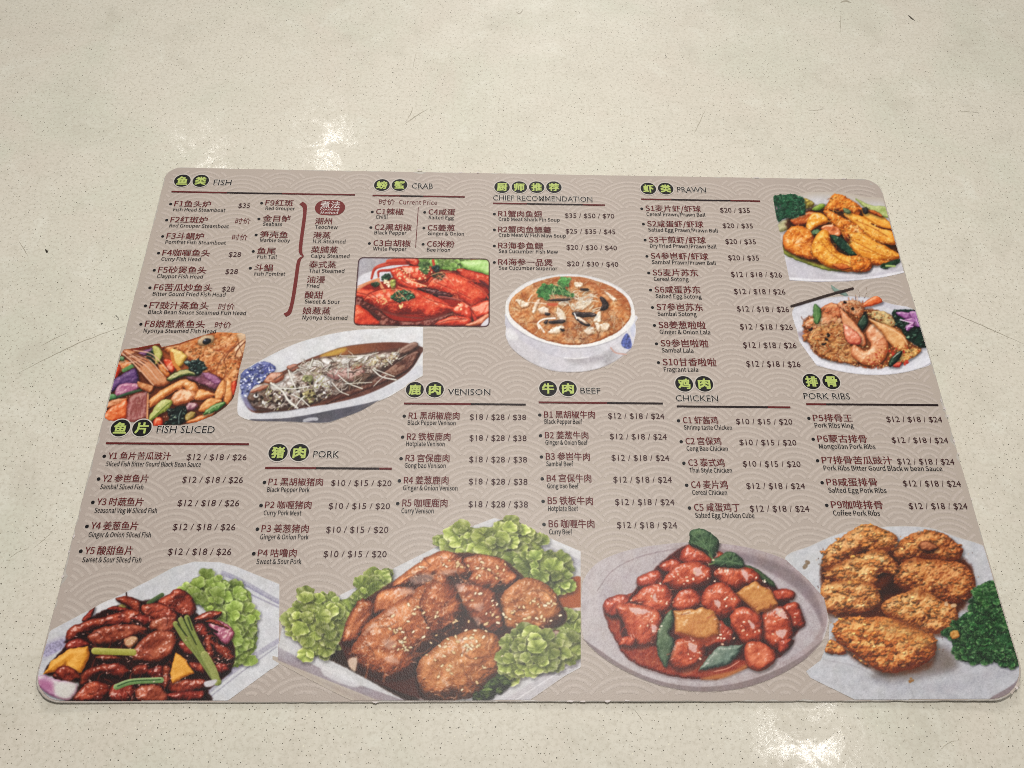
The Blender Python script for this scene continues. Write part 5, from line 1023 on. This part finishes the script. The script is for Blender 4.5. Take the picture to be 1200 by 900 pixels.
def build_menu():
    root = bpy.data.objects.new('menu', None); COL.objects.link(root); root.empty_display_size = 0.05
    root['label'] = 'large laminated Chinese restaurant menu card with food pictures, worn edges'; root['category'] = 'menu'
    CH = [(492, 203, .003), (886, 210, .0025), (1106, 472, .003), (1109, 481, .002), (1118, 518, .003), (92, 630, .003), (76, 677, .002)]
    core = outline(0.0, 0.00012, 5); n = len(core)
    bev = [(0.0004, 0.0), (0.0, 0.0003), (0.0, TH - 0.0003), (0.0003, TH - 0.00004)]
    V, F = [], []
    c = core / np.linalg.norm(core, axis=1)[:, None]
    for ins, z in bev: V += [(x - cx * ins, y - cy * ins, z) for (x, y), (cx, cy) in zip(core, c)]
    for k in range(len(bev) - 1):
        for i in range(n): j = (i + 1) % n; F.append([k * n + i, k * n + j, (k + 1) * n + j, (k + 1) * n + i])
    F.append(list(range((len(bev) - 1) * n, len(bev) * n))); F.append(list(range(n - 1, -1, -1)))
    link('laminate_core', mesh_of('laminate_core', V, F), root, ['film'])
    sheet = outline(0.00032, 0.0005, 11, CH)
    V, F, I = [], [], []; flat_poly(sheet, Z_PAPER, V, F, I); paper = link('printed_paper', mesh_of('printed_paper', V, F), root, ['paper'])
    # the pale scale pattern: rings of each scale that lower rows do not cover
    V, F, I = [], [], []; Rr = 0.0225; hw, hh = MENU_W / 2 - 0.003, MENU_H / 2 - 0.003
    ny, nx = int(MENU_H / (Rr / 2)) + 3, int(MENU_W / (2 * Rr)) + 2
    rng = random.Random(3)
    for j in range(-2, ny):
        cy = -MENU_H / 2 + j * Rr / 2
        for i in range(-1, nx + 1):
            cx = -MENU_W / 2 + (2 * i + (j % 2)) * Rr
            for q, r in enumerate((0.95, 0.82, 0.69, 0.56, 0.43, 0.30, 0.17)):
                run = []
                for k in range(0, 31):
                    a = math.pi * k / 30; x, y = cx + r * Rr * math.cos(a), cy + r * Rr * math.sin(a)
                    ok = abs(x) < hw and abs(y) < hh and all((x - cx - dx * Rr) ** 2 + (y - cy + Rr / 2 * dj) ** 2 > Rr * Rr for dx, dj in ((-1, 1), (1, 1), (0, 2), (-2, 2), (2, 2)))
                    if ok: run.append((x, y))
                    else:
                        if len(run) > 2: strip(run, Rr * 0.072, Z_WAVE, V, F, I); strip(run, Rr * 0.035 * rng.uniform(0.7, 1.1), Z_WAVE + 0.00002, V, F, I, 1)
                        run = []
                if len(run) > 2: strip(run, Rr * 0.072, Z_WAVE, V, F, I); strip(run, Rr * 0.035, Z_WAVE + 0.00002, V, F, I, 1)
    link('wave_pattern', mesh_of('wave_pattern', V, F, I), paper, ['wave', 'wave_core'])
    # short white tears standing on the rim
    for (x, y), s in (((1101, 471), 1.0), ((1105, 480), 1.2), ((1109, 489), .9), ((1116, 518), 1.1), ((1122, 533), .9), ((1137, 586), .7), ((492, 201), 1.2), ((541, 204), .9), ((560, 204.5), .7), ((886, 210), 1.0), ((960, 211.5), .9), ((988, 212), 1.0),
                      ((88, 630), 1.0), ((75, 677), 1.0), ((82, 648), .8), ((668, 822.6), 1.0), ((683, 822.6), .9), ((711, 822.6), 1.0), ((733, 822), .8), ((440, 824), .8), ((1187, 807), 1.2)):
        V, F, I = [], [], []; cx, cy = M(x, y); k = 0.0008 * s; g = 1.0 if y > 600 and 100 < x < 1150 or y < 220 else 0.35
        flat_poly([(k * g * 1.8 * math.cos(a) * rng.uniform(.4, 1.5), k / (1 + g) * 1.2 * math.sin(a) * rng.uniform(.4, 1.5)) for a in np.linspace(0, 6.28, 12)[:-1]], Z_HALO, V, F, I)
        o = link('edge_tear', mesh_of('edge_tear', V, F), paper, ['white']); o.location = (cx, cy, 0)
    return root

# ------------------------------------------------------------------ print: pictures
PIC_Z = []                                          # each picture's sheet lies a hair above the one before
def build_picture(pic, label, parent):
    ny, nx = pic.a.shape
    x, y = Mv(pic.ox + pic.X.astype(np.float64), pic.oy + pic.Y.astype(np.float64))
    keep = (np.abs(x) < MENU_W / 2 - 0.0007) & (np.abs(y) < MENU_H / 2 - 0.0007)
    for sx, sy, r in ((-1, -1, 0.0125), (1, -1, 0.017), (1, 1, 0.011)):
        cx, cy = sx * (MENU_W / 2 - 0.0007 - r), sy * (MENU_H / 2 - 0.0007 - r)
        keep &= ~((sx * (x - cx) > 0) & (sy * (y - cy) > 0) & (np.hypot(x - cx, y - cy) > r))
    use = (pic.a > 0.12) & keep
    q = use[:-1, :-1] & use[1:, :-1] & use[:-1, 1:] & use[1:, 1:]
    idx = np.arange(ny * nx).reshape(ny, nx)
    quads = np.stack([idx[1:, :-1][q], idx[1:, 1:][q], idx[:-1, 1:][q], idx[:-1, :-1][q]], 1)
    used = np.unique(quads); remap = np.zeros(ny * nx, np.int64); remap[used] = np.arange(len(used)); quads = remap[quads]
    a = pic.a[..., None]; rgb = np.clip(pic.rgb * a + np.array(PAPER, np.float32) * (1 - a), 4, 250)
    rgb = (rgb - 128) * 1.06 + 130
    col = lin(np.clip(rgb, 4, 250)).reshape(-1, 3)[used] * 1.02
    cx, cy = float(x.ravel()[used].mean()), float(y.ravel()[used].mean())
    co = np.stack([x.ravel()[used] - cx, y.ravel()[used] - cy, np.full(len(used), Z_PIC + 0.00001 * len(PIC_Z))], 1).astype(np.float32); PIC_Z.append(label)
    me = bpy.data.meshes.new('food_picture'); me.vertices.add(len(co)); me.vertices.foreach_set('co', co.ravel())
    me.loops.add(quads.size); me.loops.foreach_set('vertex_index', quads.ravel().astype(np.int32))
    me.polygons.add(len(quads)); me.polygons.foreach_set('loop_start', np.arange(0, quads.size, 4, dtype=np.int32))
    me.update(); me.validate()
    at = me.color_attributes.new('ink', 'FLOAT_COLOR', 'POINT')
    at.data.foreach_set('color', np.concatenate([col, np.ones((len(col), 1))], 1).astype(np.float32).ravel())
    o = link('food_picture', me, parent, ['picture']); o.location = (cx, cy, 0); o['label'] = label
    return o

# ------------------------------------------------------------------ print: lettering
JOBS = []                                           # (curve object, x, y, sx, sy, z, key, material index)
def cjk_font():
    import os                                       # Blender's own typeface (it also stands in for missing glyphs by itself)
    try: return bpy.data.fonts.load(os.path.join(bpy.utils.system_resource('DATAFILES'), 'fonts', 'Noto Sans CJK Regular.woff2'))
    except Exception: return None
FONT = cjk_font()
def text_curve(body, heavy=0.0, plainface=True):
    c = bpy.data.curves.new('lettering', 'FONT'); c.body = body; c.resolution_u = 2; c.offset = heavy
    if FONT and plainface: c.font = FONT
    o = bpy.data.objects.new('lettering', c); COL.objects.link(o); return o

def cap_heights():
    """the height of a capital and of a Chinese character in each typeface, in its own units"""
    jobs = {(ch, f): text_curve(ch, 0.0, f) for ch in 'H国' for f in (True, False)}; dg = bpy.context.evaluated_depsgraph_get(); out = {}
    for k, o in jobs.items():
        me = o.evaluated_get(dg).to_mesh(); ys = [v.co.y for v in me.vertices]; out[k] = max(ys) - min(ys); CAPLO[k[1]] = min(ys) if k[0] == '国' else CAPLO.get(k[1], 0); o.evaluated_get(dg).to_mesh_clear()
    for o in jobs.values(): c = o.data; bpy.data.objects.remove(o); bpy.data.curves.remove(c)
    return out
CAPLO = {}
CAP = cap_heights()

def vscale(px, py):
    """print units of height per metre of the plane at that spot"""
    (x0, y0), (x1, y1) = M(px, py - 2), M(px, py + 2); return abs(y0 - y1) / 4

def run(key, body, x, y, z, mi, width=None, height=None, sx=None, sy=None, heavy=0.0, anchor='l', face=True, bold=0):
    JOBS.append(dict(key=key, o=text_curve(body, heavy * CAP[('H', face)] / 0.7, face), x=x, y=y, z=z, mi=mi, width=width, height=height, sx=sx, sy=sy, anchor=anchor, ref=None, face=face, bold=bold))
    return JOBS[-1]

PARTS = {}                                          # key -> dict(name, parent key, materials, label, shapes)
def part(key, name, parent, mats, label=None):
    PARTS[key] = dict(name=name, parent=parent, mats=mats, label=label, V=[], F=[], I=[]); return PARTS[key]

def disc(p, cx, cy, rx, ry, z, mi, n=40):
    flat_poly([(cx + rx * math.cos(t), cy + ry * math.sin(t)) for t in np.linspace(0, 2 * math.pi, n, endpoint=False)], z, p['V'], p['F'], p['I'], mi)

def heading(title, chars, eng, badges, eng_at, eng_x1, cap, rule, dark=(0.45, 0.75)):
    """badges: centres; eng_at: start of the English baseline; rule: its two ends"""
    hk = ('heading', title); h = part(hk, 'section_heading', 'menu', ['black', 'halo'], 'heading for the %s section' % title)
    (bx0, by0), (bx1, by1) = badges; n = len(chars); a, b = M(bx0, by0), M(bx1, by1); rr = abs(b[0] - a[0]) / (n - 1) * 0.445
    for k, ch in enumerate(chars):
        f = k / (n - 1); cx, cy = a[0] + (b[0] - a[0]) * f, a[1] + (b[1] - a[1]) * f
        bk = (hk, 'badge', k); p = part(bk, 'character_badge', hk, ['halo', 'black', 'lime'])
        disc(p, cx, cy, rr * 1.13, rr * 1.13, Z_HALO, 0); disc(p, cx, cy, rr, rr, Z_DISC, 1)
        run(bk, ch, cx, cy, Z_TXT, 2, width=rr * 1.3, height=rr * 1.28, heavy=0.012, anchor='c', bold=3)
    x, y = M(*eng_at); w = M(eng_x1, eng_at[1])[0] - x; hgt = cap * vscale(*eng_at)
    run(hk, eng, x, y, Z_HALO, 1, width=w, height=hgt, heavy=0.05, face=False); run(hk, eng, x, y, Z_TXT, 0, width=w, height=hgt, face=False)
    rk = (hk, 'rule'); p = part(rk, 'divider_rule', hk, ['rule', 'rule_dark'])
    (x0, y0), (x1, y1) = M(*rule[0]), M(*rule[1]); y = (y0 + y1) / 2; g = [x0, x0 + (x1 - x0) * dark[0], x0 + (x1 - x0) * dark[1], x1]
    for k in range(3):
        if g[k + 1] - g[k] > 1e-5: strip([(g[k], y), (g[k + 1], y)], 0.00105, Z_TXT, p['V'], p['F'], p['I'], 1 if k == 1 else 0)

def entries(title, rows, cn0, cnN, ref, cn_h, en, en_ref, en_h, bullet=True, price=None, price_ref=None, price_h=None, gap=None, en_up=None):
    """rows: (Chinese line, English line, price); cn0/cnN: first and last baseline starts; ref: (row, x end) that sets the width"""
    (xa, ya), (xb, yb) = M(*cn0), M(*cnN); n = len(rows)
    ry = lambda k: ya + (yb - ya) * k / max(1, n - 1)
    rx = lambda k: xa + (xb - xa) * k / max(1, n - 1)
    ex, ey = M(*en); dx, dy = ex - xa, ey - ya
    refj = {}
    for k, (cn, eng, pr) in enumerate(rows):
        ek = ('entry', title, k); p = part(ek, 'menu_entry', 'menu', ['maroon', 'black'])
        hgt = cn_h * vscale(*cn0)
        j = run(ek, cn, rx(k), ry(k), Z_TXT, 0, height=hgt, bold=1); j['ref'] = ('cn', title)
        if k == ref[0]: j['width'] = M(ref[1], cn0[1] + (cnN[1] - cn0[1]) * k / max(1, n - 1))[0] - rx(k); refj['cn'] = j
        if bullet:
            disc(p, rx(k) - (0.0022 if gap is None else gap), ry(k) + hgt * 0.40, 0.00085, 0.00085, Z_TXT, 1, 16)
        if eng:
            sk = (ek, 'sub'); part(sk, 'english_subtitle', ek, ['black'])
            j = run(sk, eng, rx(k) + dx, ry(k) + dy, Z_TXT, 0, height=en_h * 1.06 * vscale(*cn0), bold=2); j['ref'] = ('en', title)
            if k == en_ref[0]: j['width'] = M(en_ref[1], cn0[1] + (cnN[1] - cn0[1]) * k / max(1, n - 1))[0] - rx(k) - dx
        if pr:
            pk = (ek, 'price'); part(pk, 'price', ek, ['price' if '$' in pr else 'maroon'])
            (px, py) = M(*price[0]); (qx, qy) = M(*price[1]); i0, i1 = price[2] if len(price) > 2 else (0, n - 1)
            f = (k - i0) / max(1, i1 - i0)
            j = run(pk, pr, px + (qx - px) * f, ry(k) + (py - ya) * 0, Z_TXT, 0, height=price_h * vscale(*cn0), face='$' not in pr); j['ref'] = ('pr' if '$' in pr else 'cn', title)
            if '$' not in pr: j['height'] = hgt * 0.86; j['narrow'] = 0.86
            if k == price_ref[0] and '$' in pr: j['width'] = M(price_ref[1], price[0][1] + (price[1][1] - price[0][1]) * f)[0] - j['x']

def finish_lettering(root):
    dg = bpy.context.evaluated_depsgraph_get(); scale = {}
    for j in JOBS:
        me = j['o'].evaluated_get(dg).to_mesh(); n = len(me.vertices)
        co = np.empty(n * 3, np.float32); me.vertices.foreach_get('co', co); co = co.reshape(-1, 3)[:, :2]
        fs = [list(p.vertices) for p in me.polygons]
        j['co'], j['fs'] = co, fs; j['box'] = (co.min(0), co.max(0))
        j['o'].evaluated_get(dg).to_mesh_clear()
        if j['ref'] and j['width']: scale[j['ref']] = j['width'] / (j['box'][1][0] - j['box'][0][0])
    for j in JOBS:
        lo, hi = j['box']
        if j['ref']:
            sx = scale[j['ref']]; sy = j['height'] / (CAP[('国' if j['ref'][0] == 'cn' else 'H', j['face'])])
            off = np.array((lo[0], CAPLO[j['face']] * 0.75 if j['ref'][0] == 'cn' else 0.0)); sx *= j.get('narrow', 1.0)
        elif j['anchor'] == 'c':
            sx, sy = j['width'] / max(hi[0] - lo[0], 0.8 * CAP[('国', j['face'])]), j['height'] / max(hi[1] - lo[1], 0.8 * CAP[('国', j['face'])]); off = (lo + hi) / 2
        else:
            sx = j['width'] / (hi[0] - lo[0]); sy = j['height'] / CAP[('H', j['face'])]; off = np.array((lo[0], 0.0))
        p = PARTS[j['key']]; u = abs(sy) * CAP[('国', j['face'])] * 0.02
        shifts = {0: ((0, 0),), 1: ((-.8, 0), (.8, 0)), 2: ((-.6, 0), (.6, 0)), 3: ((-1.5, -1.1), (1.5, -1.1), (-1.5, 1.1), (1.5, 1.1), (0, 0))}[j['bold']]   # bolder type: the strokes struck again a hair aside
        for q, (ux, uy) in enumerate(shifts):
            b = len(p['V'])
            p['V'] += [(j['x'] + (x - off[0]) * sx + ux * u, j['y'] + (y - off[1]) * sy + uy * u, j['z'] + q * 0.000006) for x, y in j['co']]
            p['F'] += [[b + i for i in f] for f in j['fs']]; p['I'] += [j['mi']] * len(j['fs'])
    for j in JOBS:
        c = j['o'].data; bpy.data.objects.remove(j['o']); bpy.data.curves.remove(c)
    made = {'menu': root}; org = {'menu': (0.0, 0.0)}
    for key, p in PARTS.items():
        a = np.array(p['V']); x, y = float(a[:, 0].min()), float(a[:, 1].min())
        o = link(p['name'], mesh_of(p['name'], p['V'], p['F'], p['I']), made[p['parent']], p['mats'])
        o.data.transform(Matrix.Translation((-x, -y, 0))); px, py = org[p['parent']]; o.location = (x - px, y - py, 0)
        made[key] = o; org[key] = (x, y)
        if p['label']: o['label'] = p['label']

# ------------------------------------------------------------------ the card does not lie quite flat: its corners and long edges lift a little
def curl_card(root):
    import bmesh
    for name in ('laminate_core', 'printed_paper'):
        o = next(c for c in root.children if c.name.startswith(name)); bm = bmesh.new(); bm.from_mesh(o.data)
        for axis, half in ((0, MENU_W / 2), (1, MENU_H / 2)):
            n = int(half * 2 / 0.010)
            for k in range(1, n):
                co = [0, 0, 0]; no = [0, 0, 0]; co[axis] = -half + 2 * half * k / n + 0.00037; no[axis] = 1
                bmesh.ops.bisect_plane(bm, geom=bm.verts[:] + bm.edges[:] + bm.faces[:], plane_co=co, plane_no=no)
        bm.to_mesh(o.data); bm.free()
    def bend(o, ox, oy):
        ox += o.location.x; oy += o.location.y
        if o.type == 'MESH':
            n = len(o.data.vertices); co = np.empty(n * 3, np.float32); o.data.vertices.foreach_get('co', co); co = co.reshape(-1, 3)
            for cx, cy, r, h in ((-.21, -.1485, .055, .0011), (.21, -.1485, .075, .0014), (.21, .1485, .06, .0009), (-.21, .1485, .05, .0006), (0.05, -.1485, .09, .0005), (.21, 0.02, .07, .0005)):
                co[:, 2] += h * np.maximum(0, 1 - np.hypot(co[:, 0] + ox - cx, co[:, 1] + oy - cy) / r) ** 2
            o.data.vertices.foreach_set('co', co.ravel()); o.data.update()
        for c in o.children: bend(c, ox, oy)
    bend(root, 0.0, 0.0)

# ------------------------------------------------------------------ the words on the menu
def write_menu():
    P3 = '$12 / $18 / $26'; P4 = '$12 / $18 / $24'; P2 = '$10 / $15 / $20'; P5 = '$18 / $28 / $38'; MK = '时价'
    heading('fish', '鱼类', 'FISH', ((215, 214.4), (236.4, 214.4)), (251, 219), 271.6, 6.2, ((202, 227.4), (416.6, 230.2)), (0.3, 0.6))
    entries('fish', [('F1鱼头炉', 'Fish Head Steamboat', '$35'), ('F2红斑炉', 'Red Grouper Steamboat', MK), ('F3斗鲳炉', 'Pomfret Fish Steamboat', MK), ('F4咖喱鱼头', 'Curry Fish Head', '$28'),
                     ('F5砂煲鱼头', 'Claypot Fish Head', '$28'), ('F6苦瓜炒鱼头', 'Bitter Gourd Fried Fish Head', '$28'), ('F7豉汁蒸鱼头', 'Black Bean Sauce Steamed Fish Head', MK), ('F8娘惹蒸鱼头', 'Nyonya Steamed Fish Head', MK)],
            (205, 244.4), (170.5, 385.5), (7, 240.5), 7.2, (204, 249.6), (7, 255), 3.6, price=((280, 245), (252.5, 385)), price_ref=(0, 293.6), price_h=5.2)
    entries('fish kinds', [('F9红斑', 'Red Grouper', None), ('金目鲈', 'Seabass', None), ('笋壳鱼', 'Marble Goby', None), ('鱼尾', 'Fish Tail', None), ('斗鲳', 'Fish Pomfret', None)],
            (311.5, 243.2), (298.5, 319.6), (0, 344), 7.2, (311.8, 248), (4, 335.6), 3.6)
    entries('cooking methods', [('潮州', 'Teochew', None), ('港蒸', 'H.K.Steamed', None), ('菜脯蒸', 'Caipu Steamed', None), ('泰式蒸', 'Thai Steamed', None), ('油浸', 'Fried', None), ('酸甜', 'Sweet & Sour', None), ('娘惹蒸', 'Nyonya Steamed', None)],
            (369.6, 264.6), (355, 370), (2, 396), 7.2, (369.6, 270), (6, 408), 3.8, bullet=False)
    k = 'cooking badge'; p = part(k, 'method_badge', 'menu', ['brace', 'white'], 'maroon pill with white writing')
    (x0, y0), (x1, y1) = M(368.5, 254), M(406, 237); r = (y1 - y0) / 2; cy = (y0 + y1) / 2
    pts = [(x1 - r + r * math.cos(a), cy + r * math.sin(a)) for a in np.linspace(-1.5708, 1.5708, 14)] + [(x0 + r + r * math.cos(a), cy + r * math.sin(a)) for a in np.linspace(1.5708, 4.712, 14)]
    flat_poly(pts, Z_DISC, p['V'], p['F'], p['I'], 0)
    run(k, '煮法', (x0 + x1) / 2, cy + r * 0.38, Z_TXT, 1, width=r * 2.0, height=r * 0.95, heavy=0.012, anchor='c')
    run(k, 'Cooking', (x0 + x1) / 2, cy - r * 0.28, Z_TXT, 1, width=r * 1.95, height=r * 0.42, heavy=0.012, anchor='c')
    run(k, 'Method', (x0 + x1) / 2, cy - r * 0.68, Z_TXT, 1, width=r * 1.75, height=r * 0.36, heavy=0.012, anchor='c')
    k = 'bracket'; p = part(k, 'curly_bracket', 'menu', ['brace'], 'tall maroon curly bracket')
    q = open_curve([M(*c) for c in ((353.5, 240), (357.5, 243.5), (358, 251), (356.5, 264), (354, 282), (352.8, 294), (353.6, 299), (356.4, 302.6))], 6)
    q2 = open_curve([M(*c) for c in ((356.4, 302.6), (352.2, 305.4), (350, 312), (347.8, 328), (344.6, 349), (341.6, 363), (339, 368.8), (334.5, 371.4))], 6)
    strip(q, 0.0017 * np.interp(np.linspace(0, 1, len(q)), [0, .12, .3, .8, 1], [1.5, 1.6, 1.15, 1.15, 0.35]), Z_TXT, p['V'], p['F'], p['I'])
    strip(q2, 0.0017 * np.interp(np.linspace(0, 1, len(q2)), [0, .2, .7, .9, 1], [0.35, 1.15, 1.15, 1.5, 1.5]), Z_TXT, p['V'], p['F'], p['I'])

    heading('crab', '螃蟹', 'CRAB', ((448, 219), (468.6, 219)), (483, 223), 507.4, 6.2, ((437, 231.4), (545, 232.6)), (0.3, 0.55))
    k = 'crab price'; p = part(k, 'price_note', 'menu', ['maroon', 'black'])
    x, y = M(444.4, 241.4); run(k, '时价', x, y, Z_TXT, 0, width=M(463, 241.4)[0] - x, height=0.0047 * 0.73)
    x, y = M(468, 241.4); run(k, 'Current Price', x, y, Z_TXT, 0, width=M(512.6, 241.4)[0] - x, height=5.0 * vscale(468, 241))
    entries('crab left', [('C1辣椒', 'Chilli', None), ('C2黑胡椒', 'Black Pepper', None), ('C3白胡椒', 'White Pepper', None)], (441, 253.4), (437.8, 290.4), (2, 481.4), 7.2, (440.8, 258.2), (2, 477), 3.7)
    entries('crab right', [('C4咸蛋', 'Salted Egg', None), ('C5姜葱', 'Ginger & Onion', None), ('C6米粉', 'Bee Hoon', None)], (502.4, 253.8), (500.6, 291.4), (0, 533.6), 7.2, (502.4, 258.8), (1, 544), 3.7)
    k = 'crab line'; p = part(k, 'column_line', 'menu', ['maroon'])
    strip([M(490.6, 245), M(487.4, 292)], 0.0004, Z_TXT, p['V'], p['F'], p['I'])

    heading('chef recommendation', '厨师推荐', 'CHIEF RECOMMENDATION', ((588.4, 221.4), (649, 221.4)), (578, 236.8), 694, 6.0, ((578, 241.0), (708.6, 241.6)), (0.3, 0.8))
    entries('chef', [('R1蟹肉鱼翅', 'Crab Meat Shark Fin Soup', '$35 / $50 / $70'), ('R2蟹肉鱼鳔羹', 'Crab Meat W Fish Maw Soup', '$25 / $35 / $45'), ('R3海参鱼鳔', 'Sea Cucumber Fish Maw', '$20 / $30 / $40'), ('R4海参一品煲', 'Sea Cucumber Superior', '$20 / $30 / $40')],
            (584, 255.8), (584, 312.6), (3, 647.4), 7.2, (584.4, 260.6), (0, 655.6), 3.7, price=((662, 256), (664.6, 312.4)), price_ref=(0, 719.6), price_h=5.2)

    heading('prawn', '虾类', 'PRAWN', ((759.4, 223), (779.6, 223)), (793.6, 227.2), 827, 6.2, ((751, 236), (890, 237)), (0.25, 0.75))
    rows = [('S1麦片虾/虾球', 'Cereal Prawn/Prawn Ball'), ('S2咸蛋虾/虾球', 'Salted Egg Prawn/Prawn Ball'), ('S3干煎虾/虾球', 'Dry Fried Prawn/Prawn Ball'), ('S4参岜虾/虾球', 'Sambal Prawn/Prawn Ball'), ('S5麦片苏东', 'Cereal Sotong'),
            ('S6咸蛋苏东', 'Salted Egg Sotong'), ('S7参岜苏东', 'Sambal Sotong'), ('S8姜葱啦啦', 'Ginger & Onion Lala'), ('S9参岜啦啦', 'Sambal Lala'), ('S10甘香啦啦', 'Fragrant Lala')]
    entries('prawn', [(a, b, '$20 / $35' if i < 4 else P3) for i, (a, b) in enumerate(rows)], (756.4, 249.4), (776.4, 430.2), (0, 821), 7.2, (757.4, 254.8), (3, 838), 3.8, price=((843.4, 249.6), (874, 430)), price_ref=(9, 937), price_h=5.4)

    heading('fish sliced', '鱼片', 'FISH SLICED', ((142.4, 503.4), (167.6, 503.4)), (184.4, 509), 252, 8.2, ((125.4, 521.6), (292.6, 522)), (0, 0))
    entries('fish sliced', [('Y1 鱼片苦瓜豉汁', 'Sliced Fish Bitter Gourd Black Bean Sauce', P3), ('Y2 参岜鱼片', 'Sambal Sliced Fish', P3), ('Y3 时蔬鱼片', 'Seasonal Veg W Sliced Fish', P3), ('Y4 姜葱鱼片', 'Ginger & Onion Sliced Fish', P3), ('Y5 酸甜鱼片', 'Sweet & Sour Sliced Fish', P3)],
            (127.4, 540), (100.2, 651.4), (0, 200.6), 8.7, (125, 548), (0, 237.6), 5.1, price=((219.6, 540), (197.6, 650.6)), price_ref=(0, 289.6), price_h=6.8, gap=0.0019)

    heading('pork', '猪肉', 'PORK', ((326.6, 532), (351.6, 532)), (367.4, 537.8), 397.6, 7.8, ((311.4, 550.4), (459.6, 550.4)), (0.4, 0.9))
    entries('pork', [('P1 黑胡椒猪肉', 'Black Pepper Pork', P2), ('P2 咖喱猪肉', 'Curry Pork Meat', P2), ('P3 姜葱猪肉', 'Ginger & Onion Pork', P2), ('P4 咕噜肉', 'Sweet & Sour Pork', P2)],
            (315, 570.4), (302.6, 654), (0, 378.6), 8.7, (313.6, 578), (0, 364), 5.1, price=((388.4, 570), (379.6, 653)), price_ref=(0, 459), price_h=6.8, gap=0.0019)

    heading('venison', '鹿肉', 'VENISON', ((486.4, 458.4), (509.8, 458.4)), (525, 464.2), 574.6, 6.8, ((473.6, 474.8), (616, 475.6)), (0.55, 1.0))
    entries('venison', [('R1 黑胡椒鹿肉', 'Black Pepper Venison', P5), ('R2 铁板鹿肉', 'Hotplate Venison', P5), ('R3 宫保鹿肉', 'Gong bao Venison', P5), ('R4 姜葱鹿肉', 'Ginger & Onion Venison', P5), ('R5 咖喱鹿肉', 'Curry Venison', P5)],
            (479, 492.8), (471.6, 595.4), (0, 538.4), 8.5, (478, 499.4), (0, 534), 4.8, price=((550.6, 492.6), (549, 595)), price_ref=(0, 616.4), price_h=6.4)

    heading('beef', '牛肉', 'BEEF', ((642, 457), (665.2, 457)), (680, 462.8), 703.4, 6.8, ((631, 473.4), (776, 474.2)), (0.55, 1.0))
    entries('beef', [('B1 黑胡椒牛肉', 'Black Pepper Beef', P4), ('B2 姜葱牛肉', 'Ginger & Onion Beef', P4), ('B3 参岜牛肉', 'Sambal Beef', P4), ('B4 宫保牛肉', 'Gong bao Beef', P4), ('B5 铁板牛肉', 'Hotplate Beef', P4), ('B6 咖喱牛肉', 'Curry Beef', P4)],
            (637.6, 491.4), (642.8, 619.8), (0, 697), 8.5, (638, 498), (0, 681.4), 4.8, price=((712.4, 491.6), (722.6, 619.4)), price_ref=(0, 778), price_h=6.4)

    heading('chicken', '鸡肉', 'CHICKEN', ((801, 451.4), (824.4, 451.4)), (791.6, 471.8), 841, 7.2, ((792.4, 478), (925, 478.6)), (0.0, 0.8))
    entries('chicken', [('C1 虾酱鸡', 'Shrimp taste Chicken', P2), ('C2 宫保鸡', 'Cong Bao Chicken', P2), ('C3 泰式鸡', 'Thai Style Chicken', P2), ('C4 麦片鸡', 'Cereal Chicken', P4), ('C5 咸蛋鸡丁', 'Salted Egg Chicken Cube', P4)],
            (800, 498), (813, 600.4), (0, 841), 8.5, (801, 504.8), (0, 856), 4.8, price=((862, 497.6), (878, 599.6)), price_ref=(0, 927.6), price_h=6.4)

    heading('pork ribs', '排骨', 'PORK RIBS', ((949.8, 448.6), (972.8, 448.6)), (941.4, 469.2), 995, 7.2, ((943.6, 475.2), (1097.6, 476.2)), (0.15, 1.0))
    entries('pork ribs', [('P5排骨王', 'Pork Ribs King', P4), ('P6蒙古排骨', 'Mongolian Pork Ribs', P4), ('P7排骨苦瓜豉汁', 'Pork Ribs Bitter Gourd Black w bean Sauce', P4), ('P8咸蛋排骨', 'Salted Egg Pork Ribs', P4), ('P9咖啡排骨', 'Coffee Pork Ribs', P4)],
            (952.4, 495.2), (973.6, 597.2), (2, 1045), 8.5, (954, 502.4), (2, 1101), 4.9, price=((1038, 496), (1064, 597)), price_ref=(0, 1102.6), price_h=6.4)

# ------------------------------------------------------------------ build
build_table()
MENU = build_menu()
for name, make, label in PICS:
    build_picture(make(), label, MENU)
write_menu()
finish_lettering(MENU)
curl_card(MENU)
